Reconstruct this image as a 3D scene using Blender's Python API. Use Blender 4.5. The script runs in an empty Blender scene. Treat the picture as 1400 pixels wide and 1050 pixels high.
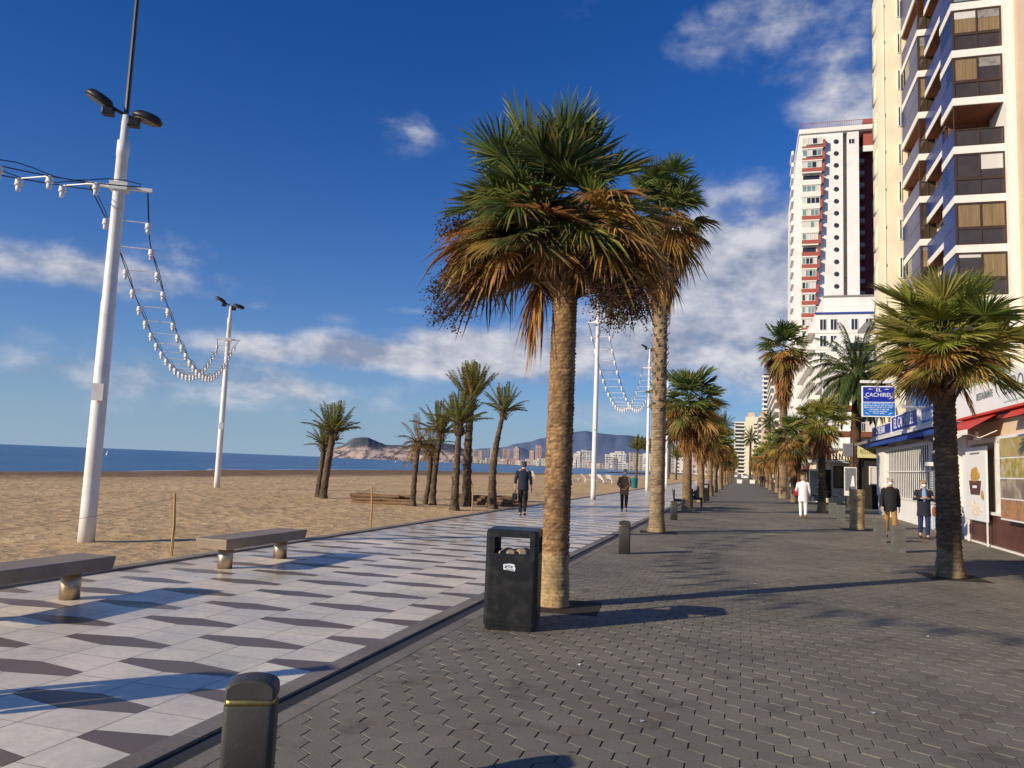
import bpy, math, random
from mathutils import Vector, Matrix, noise as mnoise
R = random.Random(7)
rad = math.radians
scene = bpy.context.scene
col = scene.collection
PI = math.pi

# ---------------------------------------------------------------- helpers
class MB:
    """collects simple solids, links them as ONE mesh object"""
    def __init__(s): s.v=[]; s.f=[]; s.m=[]; s.c=None
    def quad(s, *p, m=0):
        n=len(s.v); s.v+= [tuple(q) for q in p]; s.f.append(tuple(range(n,n+len(p)))); s.m.append(m)
    def box(s, x0,x1,y0,y1,z0,z1, m=0, M=None):
        n=len(s.v)
        pts=[(x0,y0,z0),(x1,y0,z0),(x1,y1,z0),(x0,y1,z0),(x0,y0,z1),(x1,y0,z1),(x1,y1,z1),(x0,y1,z1)]
        if M is not None: pts=[tuple(M@Vector(p)) for p in pts]
        s.v+=pts
        for q in ((0,3,2,1),(4,5,6,7),(0,1,5,4),(1,2,6,5),(2,3,7,6),(3,0,4,7)):
            s.f.append(tuple(n+i for i in q)); s.m.append(m)
    def prism(s, poly, z0, z1, m=0, M=None):
        n=len(s.v); k=len(poly)
        pts=[(p[0],p[1],z0) for p in poly]+[(p[0],p[1],z1) for p in poly]
        if M is not None: pts=[tuple(M@Vector(p)) for p in pts]
        s.v+=pts
        s.f.append(tuple(n+i for i in reversed(range(k)))); s.m.append(m)
        s.f.append(tuple(n+k+i for i in range(k))); s.m.append(m)
        for i in range(k):
            j=(i+1)%k; s.f.append((n+i,n+j,n+k+j,n+k+i)); s.m.append(m)
    def rings(s, rings, m=0, caps=True):
        n=len(s.v); k=len(rings[0])
        for r in rings: s.v+=[tuple(p) for p in r]
        for a in range(len(rings)-1):
            for i in range(k):
                j=(i+1)%k
                s.f.append((n+a*k+i,n+a*k+j,n+(a+1)*k+j,n+(a+1)*k+i)); s.m.append(m)
        if caps:
            s.f.append(tuple(n+i for i in reversed(range(k)))); s.m.append(m)
            b=n+(len(rings)-1)*k
            s.f.append(tuple(b+i for i in range(k))); s.m.append(m)
    def tube(s, pts, r, k=6, m=0, caps=True):
        pts=[Vector(p) for p in pts]; rr=r if hasattr(r,'__len__') else [r]*len(pts)
        rs=[]
        for i,p in enumerate(pts):
            d=(pts[min(i+1,len(pts)-1)]-pts[max(i-1,0)]).normalized()
            a=d.cross(Vector((0,0,1)))
            if a.length<1e-3: a=Vector((1,0,0))
            a.normalize(); b=a.cross(d)
            rs.append([p+(a*math.cos(t)-b*math.sin(t))*rr[i] for t in [2*PI*q/k for q in range(k)]])
        s.rings(rs,m,caps)
    def lathe(s, prof, k=16, m=0, o=(0,0,0)):
        s.rings([[(o[0]+r*math.cos(2*PI*q/k),o[1]+r*math.sin(2*PI*q/k),o[2]+z) for q in range(k)] for r,z in prof],m)
    def ball(s, c, r, k=8, m=0):
        rx,ry,rz = r if hasattr(r,'__len__') else (r,r,r)
        rs=[]
        for a in range(1,k):
            t=PI*a/k
            rs.append([(c[0]+rx*math.sin(t)*math.cos(2*PI*q/(k+2)),c[1]+ry*math.sin(t)*math.sin(2*PI*q/(k+2)),c[2]-rz*math.cos(t)) for q in range(k+2)])
        s.rings(rs,m)
    def mesh(s, name, mats, smooth=False):
        me=bpy.data.meshes.new(name); me.from_pydata(s.v,[],s.f)
        if not hasattr(mats,'__len__'): mats=[mats]
        for a in mats: me.materials.append(a)
        me.polygons.foreach_set('material_index', s.m)
        if smooth: me.polygons.foreach_set('use_smooth',[True]*len(s.f))
        if s.c is not None:
            at=me.color_attributes.new('Col','FLOAT_COLOR','POINT')
            at.data.foreach_set('color',[x for c in s.c for x in (c[0],c[1],c[2],1)])
        me.update(); return me
    def build(s, name, mats, parent=None, smooth=False, loc=None, bevel=0):
        o=bpy.data.objects.new(name, s.mesh(name,mats,smooth)); col.objects.link(o)
        if parent: o.parent=parent
        if loc: o.location=loc
        if bevel:
            b=o.modifiers.new('b','BEVEL'); b.width=bevel; b.segments=2; b.limit_method='ANGLE'
        return o

def tag(o,label=None,cat=None,group=None,kind=None):
    if label: o['label']=label
    if cat: o['category']=cat
    if group: o['group']=group
    if kind: o['kind']=kind
    return o
def empty(name, loc, label, cat, group=None, rz=0):
    o=bpy.data.objects.new(name,None); col.objects.link(o); o.location=loc; o.rotation_euler=(0,0,rz)
    o.empty_display_size=.1
    return tag(o,label,cat,group)
def dup(o, parent=None):
    c=o.copy(); col.objects.link(c)
    if parent: c.parent=parent
    for ch in list(o.children): dup(ch,c)
    return c
def inst(name, me, parent=None, loc=None, rot=None, sc=None):
    o=bpy.data.objects.new(name,me); col.objects.link(o)
    if parent: o.parent=parent
    if loc: o.location=loc
    if rot: o.rotation_euler=rot
    if sc: o.scale=sc if hasattr(sc,'__len__') else (sc,sc,sc)
    return o
def text(name, body, size, parent, mat_, loc, rot, sx=1, align='CENTER', extr=.004):
    cu=bpy.data.curves.new(name,'FONT'); cu.body=body; cu.size=size; cu.align_x=align; cu.align_y='CENTER'; cu.extrude=extr
    cu.materials.append(mat_)
    tmp=bpy.data.objects.new(name,cu); me=bpy.data.meshes.new_from_object(tmp); bpy.data.objects.remove(tmp)
    me.materials.clear(); me.materials.append(mat_)
    o=bpy.data.objects.new(name,me); col.objects.link(o); o.parent=parent; o.location=loc; o.rotation_euler=rot; o.scale=(sx,1,1)
    return o

# ---------------------------------------------------------------- materials
def nodes(name):
    m=bpy.data.materials.new(name); m.use_nodes=True
    return m, m.node_tree.nodes, m.node_tree.links, m.node_tree.nodes['Principled BSDF']
def mat(name, c, rough=.7, var=.12, scale=6, bump=0, bscale=None, metal=0, spec=.4, stretch=(1,1,1), coat=0, dirt=None):
    m,N,L,B=nodes(name)
    B.inputs['Roughness'].default_value=rough; B.inputs['Metallic'].default_value=metal
    B.inputs['Specular IOR Level'].default_value=spec; B.inputs['Coat Weight'].default_value=coat
    tc=N.new('ShaderNodeTexCoord'); mp=N.new('ShaderNodeMapping'); mp.inputs['Scale'].default_value=stretch
    L.new(tc.outputs['Object'],mp.inputs['Vector'])
    nz=N.new('ShaderNodeTexNoise'); nz.inputs['Scale'].default_value=scale; nz.inputs['Detail'].default_value=6; nz.inputs['Roughness'].default_value=.65
    L.new(mp.outputs[0],nz.inputs['Vector'])
    mx=N.new('ShaderNodeMix'); mx.data_type='RGBA'
    mx.inputs[6].default_value=(*[max(0,x*(1-2*var)) for x in c],1); mx.inputs[7].default_value=(*[min(1,x*(1+2*var)) for x in c],1)
    L.new(nz.outputs['Fac'],mx.inputs[0]); out=mx.outputs[2]
    if dirt:
        n2=N.new('ShaderNodeTexNoise'); n2.inputs['Scale'].default_value=dirt[1]; n2.inputs['Detail'].default_value=4
        L.new(mp.outputs[0],n2.inputs['Vector'])
        rp=N.new('ShaderNodeValToRGB'); rp.color_ramp.elements[0].position=.48; rp.color_ramp.elements[1].position=.68
        L.new(n2.outputs['Fac'],rp.inputs[0])
        m2=N.new('ShaderNodeMix'); m2.data_type='RGBA'; L.new(rp.outputs[0],m2.inputs[0]); L.new(out,m2.inputs[6]); m2.inputs[7].default_value=(*dirt[0],1)
        out=m2.outputs[2]
    L.new(out,B.inputs['Base Color'])
    if bump:
        nb=N.new('ShaderNodeTexNoise'); nb.inputs['Scale'].default_value=bscale or scale*4; nb.inputs['Detail'].default_value=5
        L.new(mp.outputs[0],nb.inputs['Vector'])
        b=N.new('ShaderNodeBump'); b.inputs['Strength'].default_value=bump; b.inputs['Distance'].default_value=.02
        L.new(nb.outputs['Fac'],b.inputs['Height']); L.new(b.outputs[0],B.inputs['Normal'])
    return m
def leafmat(name, transl=.42, rough=.5):
    m,N,L,B=nodes(name)
    a=N.new('ShaderNodeAttribute'); a.attribute_name='Col'
    B.inputs['Roughness'].default_value=rough; B.inputs['Specular IOR Level'].default_value=.18
    L.new(a.outputs['Color'],B.inputs['Base Color'])
    t=N.new('ShaderNodeBsdfTranslucent'); L.new(a.outputs['Color'],t.inputs['Color'])
    x=N.new('ShaderNodeMixShader'); x.inputs[0].default_value=transl
    L.new(B.outputs[0],x.inputs[1]); L.new(t.outputs[0],x.inputs[2]); L.new(x.outputs[0],N['Material Output'].inputs['Surface'])
    return m
def attrmat(name, rough=.7, spec=.4, nscale=25, nvar=.25, bump=.1, big=None, coat=0, wet=None):
    """base colour from the Col attribute broken up with two noises"""
    m,N,L,B=nodes(name)
    B.inputs['Roughness'].default_value=rough; B.inputs['Specular IOR Level'].default_value=spec
    a=N.new('ShaderNodeAttribute'); a.attribute_name='Col'
    tc=N.new('ShaderNodeTexCoord')
    nz=N.new('ShaderNodeTexNoise'); nz.inputs['Scale'].default_value=nscale; nz.inputs['Detail'].default_value=6; nz.inputs['Roughness'].default_value=.7
    L.new(tc.outputs['Object'],nz.inputs['Vector'])
    mr=N.new('ShaderNodeMapRange'); mr.inputs[1].default_value=.3; mr.inputs[2].default_value=.7; mr.inputs[3].default_value=1-nvar; mr.inputs[4].default_value=1+nvar
    L.new(nz.outputs['Fac'],mr.inputs[0])
    v=N.new('ShaderNodeVectorMath'); v.operation='SCALE'; L.new(a.outputs['Color'],v.inputs[0]); L.new(mr.outputs[0],v.inputs['Scale'])
    out=v.outputs[0]
    if big:
        n2=N.new('ShaderNodeTexNoise'); n2.inputs['Scale'].default_value=big[0]; n2.inputs['Detail'].default_value=5; n2.inputs['Roughness'].default_value=.6
        L.new(tc.outputs['Object'],n2.inputs['Vector'])
        m2=N.new('ShaderNodeMapRange'); m2.inputs[1].default_value=.35; m2.inputs[2].default_value=.7; m2.inputs[3].default_value=1-big[1]; m2.inputs[4].default_value=1+big[1]
        L.new(n2.outputs['Fac'],m2.inputs[0])
        v2=N.new('ShaderNodeVectorMath'); v2.operation='SCALE'; L.new(out,v2.inputs[0]); L.new(m2.outputs[0],v2.inputs['Scale']); out=v2.outputs[0]
        if wet:
            m3=N.new('ShaderNodeMapRange'); m3.inputs[1].default_value=.35; m3.inputs[2].default_value=.65; m3.inputs[3].default_value=wet[0]; m3.inputs[4].default_value=wet[1]
            L.new(n2.outputs['Fac'],m3.inputs[0]); L.new(m3.outputs[0],B.inputs['Roughness'])
    L.new(out,B.inputs['Base Color'])
    if bump:
        b=N.new('ShaderNodeBump'); b.inputs['Strength'].default_value=bump; b.inputs['Distance'].default_value=.01
        L.new(nz.outputs['Fac'],b.inputs['Height']); L.new(b.outputs[0],B.inputs['Normal'])
    return m
def glassmat(name,c,rough=.08,spec=.8):
    return mat(name,c,rough,.25,1.3,spec=spec)

M={}
M['leaf']=leafmat('palm leaf'); M['dead']=leafmat('dead leaf',.2,.7)
M['trunk']=attrmat('palm trunk',.9,.15,26,.4,1.0,(3,.28))
M['white_metal']=mat('white painted metal',(.8,.79,.76),.4,.04,3,spec=.4,dirt=((.7,.68,.63),4))
M['white_plastic']=mat('white plastic',(.8,.8,.78),.4,.04,9)
M['clear_glass']=mat('bulb glass',(.72,.76,.8),.12,.08,9,spec=.8)
M['black_cable']=mat('black cable',(.012,.012,.014),.5,.1,9)
M['dark_metal']=mat('dark metal',(.025,.025,.027),.38,.2,7,spec=.5)
M['bin_black']=mat('bin black paint',(.012,.0125,.014),.38,.25,5,.12,40,spec=.45,dirt=((.03,.029,.026),9))
M['bollard']=mat('bollard paint',(.055,.054,.05),.55,.12,10,.08,60,spec=.4,dirt=((.07,.066,.058),5))
M['brass']=mat('brass band',(.38,.29,.11),.42,.35,14,metal=1)
M['granite']=mat('brown granite',(.3,.235,.17),.55,.35,60,.15,90,dirt=((.37,.285,.2),3))
M['concrete']=mat('grey concrete',(.26,.25,.235),.85,.18,9,.3,50,dirt=((.13,.125,.115),5))
M['steel']=mat('brushed steel',(.5,.43,.33),.45,.15,5,metal=1,stretch=(1,1,.1))
M['wood']=mat('weathered wood',(.22,.13,.07),.85,.35,5,.4,30,stretch=(1,6,6))
M['stake']=mat('stake wood',(.45,.3,.12),.8,.25,9,.3)
M['soil']=mat('soil',(.035,.027,.02),.95,.4,14,.8,30)
M['skin']=mat('skin',(.52,.31,.22),.5,.06,12)
M['hair_gray']=mat('grey hair',(.42,.4,.38),.7,.2,30)
M['hair_blond']=mat('blond hair',(.4,.27,.12),.6,.25,30)
M['hair_dark']=mat('dark hair',(.05,.04,.035),.6,.25,30)
M['cloth_black']=mat('black cloth',(.012,.012,.015),.85,.3,20,.25,40)
M['cloth_navy']=mat('navy cloth',(.014,.018,.04),.85,.3,20,.25,40)
M['cloth_brown']=mat('brown cloth',(.22,.13,.07),.9,.25,20,.3,40)
M['cloth_darkbrown']=mat('dark brown cloth',(.035,.02,.018),.9,.25,20,.3,40)
M['cloth_khaki']=mat('khaki cloth',(.33,.19,.055),.9,.2,20,.3,40)
M['cloth_jeans']=mat('blue denim',(.015,.03,.1),.9,.25,25,.3,40)
M['cloth_white']=mat('white cloth',(.8,.79,.78),.85,.06,12,.2,30)
M['cloth_lightblue']=mat('light blue cloth',(.2,.32,.5),.85,.2,25)
M['cloth_gray']=mat('grey cloth',(.16,.17,.19),.85,.2,25)
M['leather_red']=mat('red leather',(.28,.02,.035),.45,.15,12)
M['leather_brown']=mat('brown leather',(.25,.08,.03),.5,.15,12)
M['mask']=mat('face mask',(.72,.76,.8),.8,.05,20)
M['cream']=mat('cream render',(.78,.71,.52),.85,.05,.7,.1,20,dirt=((.72,.65,.47),.4))
M['beige']=mat('beige render',(.66,.51,.36),.85,.05,.8,.1,20,dirt=((.6,.46,.33),.5))
M['white_wall']=mat('white render',(.8,.79,.76),.85,.04,.5,.05,20,dirt=((.72,.7,.67),.35))
M['white_slab']=mat('white slab edge',(.8,.77,.7),.8,.05,2)
M['brown_ceiling']=mat('brown ceiling',(.2,.07,.035),.85,.1,3)
M['brown_frame']=mat('brown frame',(.055,.032,.02),.5,.15,6)
M['glass_blue']=glassmat('blue balcony glass',(.014,.034,.16),.3,.2)
M['glass_dark']=glassmat('dark glass',(.03,.032,.035),.06,.9)
M['glass_green']=glassmat('green tinted glass',(.18,.3,.27),.1)
M['curtain']=mat('curtain behind glass',(.24,.17,.085),.3,.45,3,stretch=(7,7,.15))
M['blind']=mat('white blind',(.62,.6,.56),.6,.05,3)
M['glass_brown']=glassmat('bronze glass',(.06,.045,.03),.08)
M['red_panel']=mat('red balcony panel',(.36,.09,.065),.7,.1,2)
M['darkred']=mat('dark red wall',(.12,.018,.02),.8,.1,1)
M['awning_blue']=mat('blue awning',(.02,.065,.3),.7,.12,5,.1,20)
M['awning_red']=mat('red awning',(.55,.06,.04),.7,.08,5,.1,20)
M['sign_blue']=mat('dark blue sign',(.012,.025,.3),.35,.08,2)
M['sign_lightblue']=mat('light blue sign',(.02,.17,.55),.35,.12,2)
M['sign_white']=mat('white sign face',(.78,.79,.79),.45,.03,2)
M['sign_yellow']=mat('cream yellow sign',(.62,.58,.3),.6,.08,5)
M['letter_white']=mat('white lettering',(.82,.85,.9),.5,.02,4)
M['letter_gray']=mat('grey lettering',(.16,.18,.2),.5,.05,4)
M['letter_pale']=mat('pale green lettering',(.45,.6,.55),.5,.05,4)
M['letter_olive']=mat('olive lettering',(.25,.24,.04),.5,.05,4)
M['brown_panel']=mat('brown plinth',(.1,.035,.025),.4,.3,4,.1)
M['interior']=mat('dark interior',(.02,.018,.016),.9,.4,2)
M['teal']=mat('teal plastic',(.015,.16,.2),.5,.1,6)
M['food_yellow']=mat('fried food print',(.55,.28,.06),.6,.5,9)
M['food_green']=mat('salad print',(.25,.32,.05),.6,.7,12)
M['food_red']=mat('prawn print',(.6,.18,.08),.6,.6,14)
M['food_white']=mat('cream print',(.75,.68,.55),.6,.15,14)
M['food_grey']=mat('plate print',(.35,.33,.32),.6,.3,10)

def photomat(name,cols,scale,seed):
    m,N,L,B=nodes(name); tc=N.new('ShaderNodeTexCoord'); mp=N.new('ShaderNodeMapping'); mp.inputs['Location'].default_value=(seed,seed*2,seed*3); L.new(tc.outputs['Object'],mp.inputs[0])
    nz=N.new('ShaderNodeTexNoise'); nz.inputs['Scale'].default_value=3; L.new(mp.outputs[0],nz.inputs['Vector'])
    ad=N.new('ShaderNodeMix'); ad.data_type='VECTOR'; ad.inputs[0].default_value=.12; L.new(mp.outputs[0],ad.inputs[4]); L.new(nz.outputs['Color'],ad.inputs[5])
    v=N.new('ShaderNodeTexVoronoi'); v.inputs['Scale'].default_value=scale; v.feature='SMOOTH_F1'; L.new(ad.outputs[1],v.inputs['Vector'])
    n2=N.new('ShaderNodeTexNoise'); n2.inputs['Scale'].default_value=scale*.6; n2.inputs['Detail'].default_value=5; L.new(mp.outputs[0],n2.inputs['Vector'])
    r=N.new('ShaderNodeValToRGB'); e=r.color_ramp.elements
    while len(e)<len(cols): e.new(.5)
    for i,c in enumerate(cols): e[i].position=.25+.5*i/(len(cols)-1); e[i].color=(*c,1)
    L.new(n2.outputs['Fac'],r.inputs[0])
    m2=N.new('ShaderNodeMix'); m2.data_type='RGBA'; m2.blend_type='MULTIPLY'; m2.inputs[0].default_value=.6; L.new(r.outputs[0],m2.inputs[6]); L.new(v.outputs['Distance'],m2.inputs[7])
    r2=N.new('ShaderNodeMix'); r2.data_type='RGBA'; r2.inputs[0].default_value=.45; L.new(r.outputs[0],r2.inputs[6]); L.new(m2.outputs[2],r2.inputs[7])
    L.new(r2.outputs[2],B.inputs['Base Color']); B.inputs['Roughness'].default_value=.45; return m
for k,(cols,sc_) in enumerate(((((.5,.42,.36),(.55,.2,.1),(.5,.28,.12),(.2,.16,.12),(.6,.5,.4)),7),(((.35,.33,.3),(.5,.42,.3),(.22,.18,.16),(.42,.25,.12)),5),(((.55,.5,.4),(.25,.3,.06),(.5,.36,.08),(.6,.55,.45),(.3,.2,.1)),6),(((.5,.45,.4),(.45,.33,.08),(.55,.45,.2),(.25,.22,.18)),5))):
    M['food_photo%d'%k]=photomat('food photo %d'%k,cols,sc_,k*1.7)
# ---------------------------------------------------------------- camera (roll and pitch read off the horizon and the verticals)
F=1060.; CAMH=1.65
pitch=math.atan(109.6/F); roll=math.atan(.0395); yaw=rad(16.694)
cam=bpy.data.objects.new('camera',bpy.data.cameras.new('camera')); col.objects.link(cam)
cam.matrix_world=Matrix.Translation((0,0,CAMH))@Matrix.Rotation(yaw,4,'Z')@Matrix.Rotation(PI/2+pitch,4,'X')@Matrix.Rotation(roll,4,'Z')
cam.data.sensor_width=36; cam.data.lens=36*F/1400; cam.data.clip_start=.05; cam.data.clip_end=60000
scene.camera=cam
CM=cam.matrix_world.to_3x3()
def azel(x,y):                       # direction of a photo pixel, for things at the horizon
    d=CM@Vector(((x-700)/F,-(y-525)/F,-1)); return math.atan2(d.x,d.y), math.atan2(d.z,math.hypot(d.x,d.y))

# ---------------------------------------------------------------- sun and sky
SUNEL=rad(20); sx,sy=-.675,-.738
sd=Vector((sx*math.cos(SUNEL),sy*math.cos(SUNEL),math.sin(SUNEL))).normalized()
sl=bpy.data.lights.new('sun','SUN'); sl.energy=5.0; sl.angle=rad(.5); sl.color=(1,.85,.64)
so=bpy.data.objects.new('sun',sl); col.objects.link(so); so.rotation_euler=(-sd).to_track_quat('-Z','Y').to_euler()
w=bpy.data.worlds.new('World'); scene.world=w; w.use_nodes=True
N=w.node_tree.nodes; L=w.node_tree.links; bg=N['Background']; bg.inputs['Strength'].default_value=.085
sky=N.new('ShaderNodeTexSky'); sky.sky_type='NISHITA'; sky.sun_disc=False; sky.sun_elevation=SUNEL
sky.sun_rotation=math.atan2(sx,sy)%(2*PI); sky.air_density=1.0; sky.dust_density=.3; sky.ozone_density=4.0
def math_n(op,a,b=None,c=None,clamp=False):
    n=N.new('ShaderNodeMath'); n.operation=op; n.use_clamp=clamp
    for i,x in enumerate((a,b,c)):
        if x is None: continue
        if isinstance(x,(int,float)): n.inputs[i].default_value=x
        else: L.new(x,n.inputs[i])
    return n.outputs[0]
tc=N.new('ShaderNodeTexCoord'); sp=N.new('ShaderNodeSeparateXYZ'); L.new(tc.outputs['Generated'],sp.inputs[0])
az=math_n('ARCTAN2',sp.outputs[0],sp.outputs[1]); el=math_n('ARCSINE',sp.outputs[2])
cxyz=N.new('ShaderNodeCombineXYZ'); L.new(az,cxyz.inputs[0]); L.new(math_n('MULTIPLY',el,1.7),cxyz.inputs[1])
def wnoise(scale,detail,rough,off):
    mp=N.new('ShaderNodeMapping'); mp.inputs['Location'].default_value=off; L.new(cxyz.outputs[0],mp.inputs[0])
    n=N.new('ShaderNodeTexNoise'); n.inputs['Scale'].default_value=scale; n.inputs['Detail'].default_value=detail; n.inputs['Roughness'].default_value=rough
    L.new(mp.outputs[0],n.inputs['Vector']); return n.outputs['Fac']
# clouds: (x, y, half width, half height, weight) in the photograph's own angles
CL=[(1010,400,150,125,1.25),(930,470,130,60,1.05),(1085,330,100,70,1.0),(960,330,85,50,.95),(560,488,270,27,1.1),(780,480,130,45,1.0),(640,470,120,24,1.05),(860,440,110,70,.7),
    (1165,115,85,85,.74),(1070,25,150,50,.62),(550,176,55,30,.72),(100,368,210,30,.8),(240,345,80,30,.62),
    (300,525,280,38,.68),(560,425,55,9,.45),(340,418,60,12,.5),(790,25,60,25,.3),(60,460,60,20,.35),(820,560,110,30,.5),(470,435,50,9,.4),(840,80,60,14,.32)]
REAR=[(2.0,.5,.7,.22,.5),(-2.0,.6,.8,.22,.5),(2.9,.7,.8,.3,.45),(.9,.9,.5,.2,.4)]     # unseen thin cloud added outside the view to whiten the blue ambient light
mask=None
for (x,y,hw,hh,wt) in CL:
    a0,e0=azel(x,y); ra=hw/F; re=hh/F
    u=math_n('MULTIPLY',math_n('SUBTRACT',az,a0),1/ra); v=math_n('MULTIPLY',math_n('SUBTRACT',el,e0),1/re)
    q=math_n('ADD',math_n('MULTIPLY',u,u),math_n('MULTIPLY',v,v))
    g=math_n('MULTIPLY',math_n('POWER',2.718,math_n('MULTIPLY',q,-.8)),wt)
    mask=g if mask is None else math_n('MAXIMUM',mask,g)
for (a0,e0,ra,re,wt) in REAR:
    u=math_n('MULTIPLY',math_n('SUBTRACT',az,a0),1/ra); v=math_n('MULTIPLY',math_n('SUBTRACT',el,e0),1/re)
    mask=math_n('MAXIMUM',mask,math_n('MULTIPLY',math_n('POWER',2.718,math_n('MULTIPLY',math_n('ADD',math_n('MULTIPLY',u,u),math_n('MULTIPLY',v,v)),-.8)),wt))
n1=wnoise(8,9,.58,(0,0,0)); n2=wnoise(8,9,.58,(-.02,.03,0))
dens=math_n('ADD',math_n('MULTIPLY',math_n('SUBTRACT',n1,.5),1.9),mask)
mr=N.new('ShaderNodeMapRange'); mr.interpolation_type='SMOOTHSTEP'; mr.inputs[1].default_value=.26; mr.inputs[2].default_value=.95; L.new(dens,mr.inputs[0])
cov=math_n('MULTIPLY',mr.outputs[0],math_n('MINIMUM',math_n('MULTIPLY',mask,1.5),.93))
lit=math_n('ADD',math_n('MULTIPLY',math_n('SUBTRACT',n1,n2),4.2),.46,clamp=True)
cr=N.new('ShaderNodeMix'); cr.data_type='RGBA'; L.new(lit,cr.inputs[0]); cr.inputs[6].default_value=(3.3,3.8,5.2,1); cr.inputs[7].default_value=(8.2,8.2,8.7,1)
hs=N.new('ShaderNodeHueSaturation'); hs.inputs['Saturation'].default_value=1.25; hs.inputs['Value'].default_value=1.0; L.new(sky.outputs[0],hs.inputs['Color'])
tint=N.new('ShaderNodeMix'); tint.data_type='RGBA'; tint.blend_type='MULTIPLY'; tint.inputs[0].default_value=1; L.new(hs.outputs[0],tint.inputs[6]); tint.inputs[7].default_value=(.62,.86,1.32,1)
hz=N.new('ShaderNodeMix'); hz.data_type='RGBA'; L.new(math_n('MULTIPLY',math_n('POWER',2.718,math_n('MULTIPLY',math_n('MAXIMUM',el,0),-8.5)),.9),hz.inputs[0]); L.new(tint.outputs[2],hz.inputs[6]); hz.inputs[7].default_value=(3.7,5.2,6.9,1)
fin=N.new('ShaderNodeMix'); fin.data_type='RGBA'; L.new(cov,fin.inputs[0]); L.new(hz.outputs[2],fin.inputs[6]); L.new(cr.outputs[2],fin.inputs[7])
L.new(fin.outputs[2],bg.inputs['Color'])
scene.view_settings.view_transform='Standard'; scene.view_settings.look='None'; scene.view_settings.exposure=0; scene.view_settings.gamma=1
scene.render.engine='CYCLES'; scene.cycles.max_bounces=6; scene.cycles.transparent_max_bounces=8

# ================================================================ SETTING
# --- paving of hexagonal setts, real joints
def jit(c,s,h=.012): k=1+R.uniform(-s,s); return tuple(max(0,x*k*(1+R.uniform(-h,h))) for x in c)
def clipx(poly,x0,x1):
    for lim,sg in ((x0,1),(x1,-1)):
        out=[]
        for i in range(len(poly)):
            a,b=poly[i],poly[(i+1)%len(poly)]
            ia=(a[0]-lim)*sg>=0; ib=(b[0]-lim)*sg>=0
            if ia: out.append(a)
            if ia!=ib:
                t=(lim-a[0])/(b[0]-a[0]); out.append((lim,a[1]+(b[1]-a[1])*t))
        poly=out
        if len(poly)<3: return []
    return poly
PX0,PX1=-2.71,6.3
b=MB(); b.c=[]
aa=.2/math.sqrt(3)
row=0; y=1.2
while y<47:
    x=-2.8+(.1 if row%2 else 0)
    while x<PX1+.1:
        hexa=[(x+aa*math.cos(PI/6+k*PI/3),y+aa*math.sin(PI/6+k*PI/3)) for k in range(6)]
        inside=PX0+.1<=x<=PX1-.1
        base=hexa if inside else clipx(hexa,PX0,PX1)
        if base:
            cx=sum(p[0] for p in base)/len(base); cy=sum(p[1] for p in base)/len(base)
            dz=R.gauss(0,.0008); tx,ty=R.gauss(0,.006),R.gauss(0,.006)
            def ring(sh,z): return [(cx+(p[0]-cx)*sh,cy+(p[1]-cy)*sh,z+dz+tx*(p[0]-cx)+ty*(p[1]-cy)) for p in base]
            lo=ring(.976,-.007); hi=ring(.94,0)
            n=len(b.v); k=len(base); b.v+=lo+hi
            t=mnoise.noise(Vector((cx*.5,cy*.3,3)))
            c=jit((.222+.03*t,.2+.025*t,.16+.016*t),.06)
            if R.random()<.03: c=jit((.205,.178,.138),.06)
            b.c+=[tuple(q*.45 for q in c)]*k+[c]*k
            b.f.append(tuple(n+k+i for i in range(k))); b.m.append(0)
            for i in range(k):
                j=(i+1)%k; b.f.append((n+i,n+j,n+k+j,n+k+i)); b.m.append(0)
        x+=.2
    row+=1; y+=.2*math.sqrt(3)/2
M['sett']=attrmat('sett concrete',.8,.18,70,.25,.25,(.55,.2),wet=(.7,.9))
mm=M['sett']; N_=mm.node_tree.nodes; L_=mm.node_tree.links; B_=N_['Principled BSDF']; src=B_.inputs['Base Color'].links[0].from_socket
tcs=N_.new('ShaderNodeTexCoord')
for (scl,lo_,hi_,c_,amt) in ((2.3,.58,.72,(.06,.052,.042),.5),(9,.68,.74,(.035,.03,.027),.6),(.9,.6,.8,(.34,.30,.23),.45)):   # spills, gum spots, dusty patches
    nz=N_.new('ShaderNodeTexNoise'); nz.inputs['Scale'].default_value=scl; nz.inputs['Detail'].default_value=5; L_.new(tcs.outputs['Object'],nz.inputs['Vector'])
    f3=N_.new('ShaderNodeMapRange'); f3.inputs[1].default_value=lo_; f3.inputs[2].default_value=hi_; f3.inputs[4].default_value=amt; L_.new(nz.outputs['Fac'],f3.inputs[0])
    mx=N_.new('ShaderNodeMix'); mx.data_type='RGBA'; L_.new(f3.outputs[0],mx.inputs[0]); L_.new(src,mx.inputs[6]); mx.inputs[7].default_value=(*c_,1); src=mx.outputs[2]
L_.new(src,B_.inputs['Base Color'])
pav=b.build('pavement_setts',M['sett']); tag(pav,kind='structure')
M['joint']=mat('joint sand',(.16,.142,.11),.95,.3,12,.3)
b=MB(); b.box(PX0,PX1,-8,47,-.3,-.0085); tag(b.build('pavement_bed',M['joint']),kind='structure')
b=MB(); b.box(PX0,PX1,47,330,-.3,-.001)
M['far_pave']=mat('far paving',(.195,.176,.142),.72,.12,3,.5,9,stretch=(1,.35,1)); tag(b.build('pavement',M['far_pave']),kind='structure')
b=MB(); b.box(PX1,60,-8,330,-.3,-.002); tag(b.build('shop_pavement',M['concrete']),kind='structure')
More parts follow.
